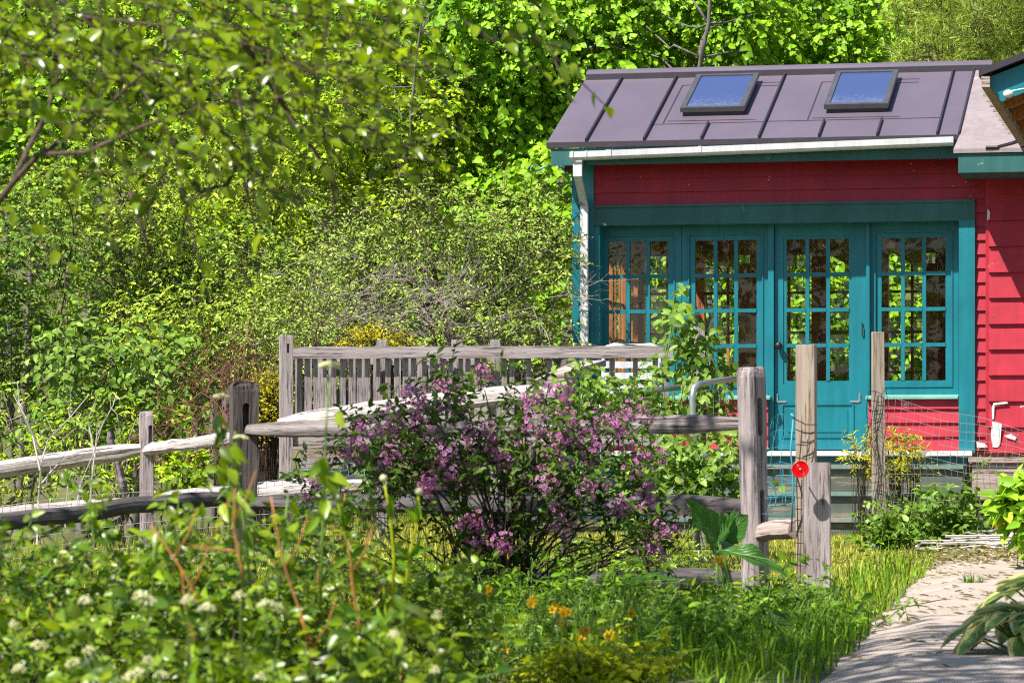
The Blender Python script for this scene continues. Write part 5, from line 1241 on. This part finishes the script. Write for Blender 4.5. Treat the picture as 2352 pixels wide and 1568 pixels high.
shoot('leafy shoot topped by a cream flower head before the picket rail', [(735, 1400), (742, 1200), (748, 1000), (757, 860)], 8.0, 9, .062, (757, 842), .028)
shoot('leafy shoot with round cream buds across the dark front post', [(560, 1400), (548, 1200), (520, 1050), (490, 925)], 8.2, 16, .058, (508, 912), .02)
shoot('leafy shoot curling in front of the dark front post', [(575, 1350), (560, 1200), (545, 1080), (540, 990)], 8.2, 8, .06, (552, 1006), .018)
shoot('small bright shoot standing before the lower rail', [(640, 1380), (650, 1250), (662, 1130)], 8.4, 9, .06)
shoot('pale whorled shoot above the corner bushes', [(350, 1400), (352, 1300), (356, 1225)], 8.6, 8, .055)
def ball_stem(label, pts, Y, r):
    q = np.array([P(x, y, Y) for x, y in pts]); o = empty('seed_stalk', tuple(q[0]), 0, label, 'seed stalk', 'pale seed stalks in front of the pink shrub'); mb = MB(); mb.tube(q, np.linspace(.005, .003, len(q)), 6)
    V, f = leaf_arrays(np.repeat(q[1:-1], 3, 0), rng.normal(0, .5, ((len(q) - 2) * 3, 3)) + np.array([0, 0, .6]), rng.normal(0, .5, ((len(q) - 2) * 3, 3)) + np.array([0, -.8, .2]), .07, .02, T_FINE); mesh('leaves', V, f, M['lf_weed'], o)
    mb.build('stem', M['lf_yg'], o, smooth=True); m = MB(); m.sphere(q[-1], r, 10, 7); m.build('seed_head', M['fl_white'], o, smooth=True)
ball_stem('seed stalk with white ball head beside the rail', [(900, 1420), (905, 1280), (897, 1190), (881, 1098)], 9.0, .011)
ball_stem('tallest branching seed stalk before the pink shrub', [(925, 1420), (940, 1280), (958, 1200), (962, 1128)], 9.0, .011)
ball_stem('short seed stalk nearest the dark post', [(820, 1420), (805, 1280), (788, 1210), (774, 1142)], 9.1, .010)
ball_stem('low seed stalk with yellow stem in the grass', [(880, 1540), (888, 1440), (885, 1390), (880, 1335)], 9.4, .009)
for pts, lb in (([(470, 1420), (440, 1330), (395, 1265), (345, 1205)], 'thickest dry brown stem leaning over the corner bushes'), ([(735, 1590), (700, 1470), (655, 1260), (622, 1140)], 'long orange dry stem leaning under the dark front post'),
                ([(545, 1266), (490, 1262), (432, 1252)], 'short orange dry stem lying nearly level'), ([(750, 1590), (718, 1490), (690, 1420)], 'forked orange dry stem at the bottom edge'), ([(455, 1480), (430, 1400), (415, 1300)], 'upright reddish dry stem beside the row of cream heads'),
                ([(828, 1450), (815, 1330), (800, 1240)], 'orange dry stem close to the seed stalks'), ([(560, 1330), (545, 1200), (540, 1120)], 'thin orange dry stem in front of the dark front post')):
    q = np.array([P(x, y, 7.3) for x, y in pts]); o = empty('dry_stem', tuple(q[0]), 0, lb, 'stem', 'orange dry stems among the front bushes'); mb = MB(); q2 = limb_path(q[0], q[-1], 9, .03); q2[:, 0] += np.interp(np.linspace(0, 1, 9), np.linspace(0, 1, len(q)), q[:, 0]) - np.linspace(q[0][0], q[-1][0], 9)
    mb.tube(q2, np.linspace(.0034, .0016, 9), 6); s_ = q2[5]; mb.tube([s_, s_ + np.array([.03, 0, .05]), s_ + np.array([.05, 0, .11])], [.002, .0016, .001], 5); mb.build('stem', M['stem_orange'], o, smooth=True)
# lime yellow plant at the bottom edge
o = weed('bright lime yellow plant at the bottom edge below the pink shrub', 1350, 1540, 10.9, .22, .09, 60, M['lf_yg'], .045, .5, 'lime_plant', None, 6, .12, T_FINE)
# buttercups
GB = 'orange yellow flowers in the tall grass'
BL = ((1122,1357,'by the fallen twig'),(1218,1378,'under the pink shrub stems'),(1278,1402,'topmost beside the lowest rail'),(1300,1400,'close beside its twin under the rail'),(1448,1402,'halfway along the lowest rail'),(1340,1450,'among fine white sprays'),(1337,1472,'above the lime yellow plant'),(1395,1460,'beside the pale spray'),(1403,1500,'largest and deepest orange'),(1440,1440,'between two long grass blades'),(1310,1510,'touching the lime yellow leaves'),(1290,1428,'low in the dark grass'),(1165,1498,'beside the cream flower heads'),(1650,1290,'just below the burdock leaf'))
for (x, y, w) in BL:
    Y = 11.6 + rnd.uniform(-.3, .5) - (y - 1400) * .004; c = P(x, y, Y); o = empty('buttercup', (c[0], c[1], gz(c)), 0, 'small orange yellow flower ' + w, 'flower', GB)
    mb = MB(); g_ = np.array([c[0] + rnd.uniform(-.03, .03), c[1], gz(c)]); mb.tube(limb_path(g_, c, 5, .04), .002, 5); mb.build('stem', M['stem_green'], o)
    m = MB(); 
    for _ in range(3): V, Fc = blossom_arrays(c + rng.normal(0, .007, 3), np.array([rng.normal(0, .4), -.8, .35]), .0165); m.add(V, Fc)
    m.build('petals', M['fl_orange'], o)
# broad weeds among the tall grass
GG = 'leafy weeds in the tall grass'
for i, (x, y, Y, lb) in enumerate(((1060, 1470, 12.2, 'broad leafed weed below the pink shrub stems'), (1210, 1500, 11.9, 'weed with long drooping leaves behind the lime plant'), (1520, 1480, 12.3, 'cut leaf weed right of the lime plant'), (1610, 1540, 11.9, 'pale star leafed weed at the bottom edge'), (1660, 1430, 13.4, 'weed clump below the burdock'), (1400, 1420, 13.6, 'weed clump beneath the lowest rail'), (1790, 1390, 14.4, 'sprawling weed between post and board'), (1880, 1440, 14.2, 'weed clump at the edge of the path'), (1000, 1400, 14.2, 'shaded weed under the pink shrub'), (1730, 1500, 12.6, 'weed clump in front of the drooping burdock'), (860, 1480, 12.4, 'weed clump behind the seed stalks'))):
    weed(lb, x, y, Y, .20, .04, 16, M['lf_weed'], .065, .42, 'leafy_weed', GG, 6, .14, T_FINE)

wl = ('dull', 'glossy', 'wide', 'narrow', 'pale', 'deep', 'tangled', 'upright', 'spreading', 'drooping', 'sparse', 'dense', 'shaded', 'sunlit')
for k in range(44):
    x = 890 + 23 * k + rnd.uniform(-14, 14); Y = 11.3 + (k * 7 % 13) * .31; y = HY + (ZC - .22) * F / Y
    if x > 1800 and Y < 13: Y = 14.6; y = HY + (ZC - .2) * F / Y
    if 1660 < x < 1890 and Y < 13.6: continue
    near = ['below the pink shrub', 'under the burdock', 'by the gate posts'][0 if x < 1450 else 1 if x < 1730 else 2]
    weed('%s low weed number of leaves thin, in the grass %s' % (wl[k % 14], near) if False else '%s leafy weed clump in the grass %s' % (wl[k % 14], near), x, y, Y, .20, .045, 15, M[('lf_weed', 'lf_fg', 'lf_weed', 'lf_vine')[k % 4]], rnd.choice((.032, .042, .055)), rnd.choice((.25, .34, .45)), 'leafy_weed', GG, 6, .14, T_FINE)

for k, (x, y, Y) in enumerate(((640, 1300, 21.0), (760, 1310, 20.0), (880, 1320, 20.6), (980, 1330, 19.4), (1260, 1320, 19.6), (1370, 1310, 20.4), (1460, 1300, 19.2), (1540, 1290, 20.0), (430, 1270, 22.5), (250, 1290, 22.0), (90, 1300, 22.8), (-20, 1330, 21.4), (330, 1340, 20.6), (160, 1360, 20.2))):
    weed(('feathery', 'ragged', 'leaning', 'bushy', 'thin', 'tufted', 'broad', 'fresh', 'tall', 'loose', 'bright', 'rank', 'soft', 'matted')[k] + ' weed behind the fences ' + ('past the pink shrub' if 600 < x < 1600 else 'under the sagging pale rails'), x, y - 40, Y, .26, .05, 26, M['lf_shrub'] if k % 3 == 0 else M['lf_fg'], .05, .4, 'leafy_weed', 'weeds behind the fences', 7, .16)
for k, (x, Y) in enumerate(((930, 14.7), (1040, 14.9), (1130, 14.6), (1240, 14.9), (1340, 14.7), (1440, 14.9))):
    weed(('leftmost of the', 'tangled', 'darkest', 'flat', 'trailing', 'rightmost of the')[k] + ' weeds hiding the foot of the pink shrub', x, HY + .52 * F / Y, Y, .16, .05, 16, M['lf_weed'], .055, .4, 'leafy_weed', 'weeds at the foot of the pink shrub', 6, .14, T_FINE)

# ------------------------------------------------------------------ grass, clippings
def blades(name, label, n, xr, yr, hr, w, mat, accept, lean=.45, cat='grass'):
    x = rng.uniform(*xr, n); y = rng.uniform(*yr, n); k = accept(x, y); x, y = x[k], y[k]; n = len(x); z = ground_z(x, y) - .01
    h = rng.uniform(*hr, n) * rng.uniform(.6, 1, n); a = rng.uniform(0, 2*np.pi, n); l = rng.uniform(.05, lean, n) * h; b_ = np.stack([x, y, z], 1)
    side = np.stack([np.cos(a), np.sin(a), np.zeros(n)], 1); ln = np.stack([-np.sin(a), np.cos(a), np.zeros(n)], 1); up = np.array([[0, 0, 1.0]])
    ww = (w * rng.uniform(.6, 1.3, n))[:, None]; mid = b_ + ln * (l * .35)[:, None] + up * (h * .6)[:, None]; tip = b_ + ln * (l * 1.1)[:, None] + up * (h * (1 - .25 * l / (h + 1e-6)))[:, None]
    V = np.stack([b_ - side * ww, b_ + side * ww, mid + side * ww * .75, mid - side * ww * .75, tip], 1).reshape(-1, 3)
    lp = np.array([0, 1, 2, 3, 3, 2, 4]); loops = (np.arange(n)[:, None] * 5 + lp[None]).ravel()
    return tag(mesh(name, V, (loops, np.tile([4, 3], n)), mat), label, cat, kind='stuff')
offp = lambda x, y: (x < path_left(y) - .0) | (y > 22.35) | (x > path_left(y) + 1.45)
blades('lawn_grass', 'sunlit yellowish lawn between the fence and the porch steps', 170000, (-4.6, 5.2), (15.8, 28.2), (.03, .085), .004, M['grass_lawn'], offp)
blades('meadow_grass', 'longer pale grass beyond the sagging fence', 60000, (-5.8, -.2), (20, 33), (.15, .45), .005, M['grass_lawn'], lambda x, y: x > -9)
blades('tall_grass', 'tall dark green grass in front of the split rail fence', 22000, (-2.6, 2.4), (11.3, 16.6), (.06, .27), .0034, M['grass_tall'], lambda x, y: (x < path_left(y) - .03 - .06 * np.sin(y * 7) - .25 * (y > 15.2)) & ((y < 15.6) | (rng.random(len(x)) < .35)), .7)
blades('edge_grass', 'grass fringe leaning over the edge of the path', 9000, (.4, 3.2), (10.5, 22.3), (.08, .22), .004, M['grass_tall'], lambda x, y: (x < path_left(y) + .05) & (x > path_left(y) - .35), .9)
blades('edge_grass', 'grass on the hosta side of the path', 8000, (2.3, 5.2), (11, 23), (.05, .16), .005, M['grass_tall'], lambda x, y: x > path_left(y) + 1.42, .8)
c = P(2216, 1382, 18.6); V0 = None
o = blades('grass_tuft', 'small grass tuft growing out of a crack in the path', 90, (c[0] - .05, c[0] + .05), (18.2, 18.3), (.06, .16), .004, M['grass_tall'], lambda x, y: x > -9, .9); o['kind'] = 'thing'
# clippings strewn over the path
n = 1700; y = 11 + 11.3 * rng.random(n) ** .8; x = path_left(y) + 1.45 * rng.random(n); k = np.sin(x * 5 + y * 2.3) + np.sin(y * 3.1) + rng.normal(0, .8, n) > .15; x, y = x[k], y[k]; n = len(x)
pos = np.stack([x, y, ground_z(x, y) + .05 + .006 * rng.random(n)], 1); a = rng.normal(0, .8, n)
V, f = leaf_arrays(pos, np.stack([np.cos(a), np.sin(a), rng.normal(0, .12, n)], 1), np.stack([rng.normal(0, .25, n), rng.normal(0, .25, n), np.ones(n)], 1), rng.uniform(.02, .075, n), rng.uniform(.005, .014, n), T_LEAF)
tag(mesh('path_litter', V, f, M['clip']), 'dry clippings and leaf bits strewn over the path', 'litter', kind='stuff')
n = 1500; pos = np.stack([rng.normal(3.35, .42, n), rng.normal(21.9, .55, n), np.zeros(n)], 1); pos[:, 2] = ground_z(pos[:, 0], pos[:, 1]) + rng.random(n) * .09
V, f = leaf_arrays(pos, rng.normal(0, 1, (n, 3)) * np.array([1, 1, .3]), rng.normal(0, .5, (n, 3)) + np.array([0, 0, 1]), rng.uniform(.03, .09, n), rng.uniform(.01, .03, n), T_LEAF)
tag(mesh('wilted_weeds', V, f, M['clip']), 'heap of wilted pulled weeds at the end of the path', 'litter', kind='stuff')

# ------------------------------------------------------------------ light, sky, camera
d = np.array([CT * .8 + ST, -ST * .8 + CT, -1.7]); d /= np.linalg.norm(d)
sun = bpy.data.lights.new('sun', 'SUN'); so = bpy.data.objects.new('sun', sun); COL.objects.link(so)
sun.energy = 5.0; sun.angle = math.radians(.53); sun.color = (1, .955, .87); so.rotation_mode = 'QUATERNION'
so.rotation_quaternion = Vector(d).to_track_quat('-Z', 'Y'); so.location = (-6, -4, 14)
W = bpy.data.worlds.new('World'); SC.world = W; W.use_nodes = True; nt = W.node_tree
sky = nt.nodes.new('ShaderNodeTexSky'); sky.sky_type = 'NISHITA'; sky.sun_disc = False
sky.sun_elevation = math.asin(-d[2]); sky.sun_rotation = math.atan2(-d[0], -d[1]); sky.air_density = 1.0; sky.dust_density = .6; sky.ozone_density = 1.5
bg = nt.nodes['Background']; bg.inputs[1].default_value = .08; nt.links.new(sky.outputs[0], bg.inputs[0])
cam = bpy.data.cameras.new('camera'); co = bpy.data.objects.new('camera', cam); COL.objects.link(co); SC.camera = co
co.location = (0, 0, ZC); co.rotation_euler = (math.pi / 2, 0, 0)
cam.lens = 36 * F / 2352; cam.sensor_width = 36; cam.shift_y = (HY - 784) / 2352; cam.clip_start = .1; cam.clip_end = 1500
cam.dof.use_dof = True; cam.dof.focus_distance = 26.5; cam.dof.aperture_fstop = 10
SC.view_settings.view_transform = 'Standard'; SC.view_settings.look = 'None'; SC.view_settings.exposure = .88; SC.view_settings.gamma = 1
# trees on the near side of the garden, mirrored in the window panes
SC.cycles.use_denoising = False; SC.cycles.filter_width = 1.15; SC.cycles.sample_clamp_indirect = 4; SC.cycles.use_adaptive_sampling = False
SC.cycles.max_bounces = 8; SC.cycles.transparent_max_bounces = 16; SC.cycles.transmission_bounces = 6
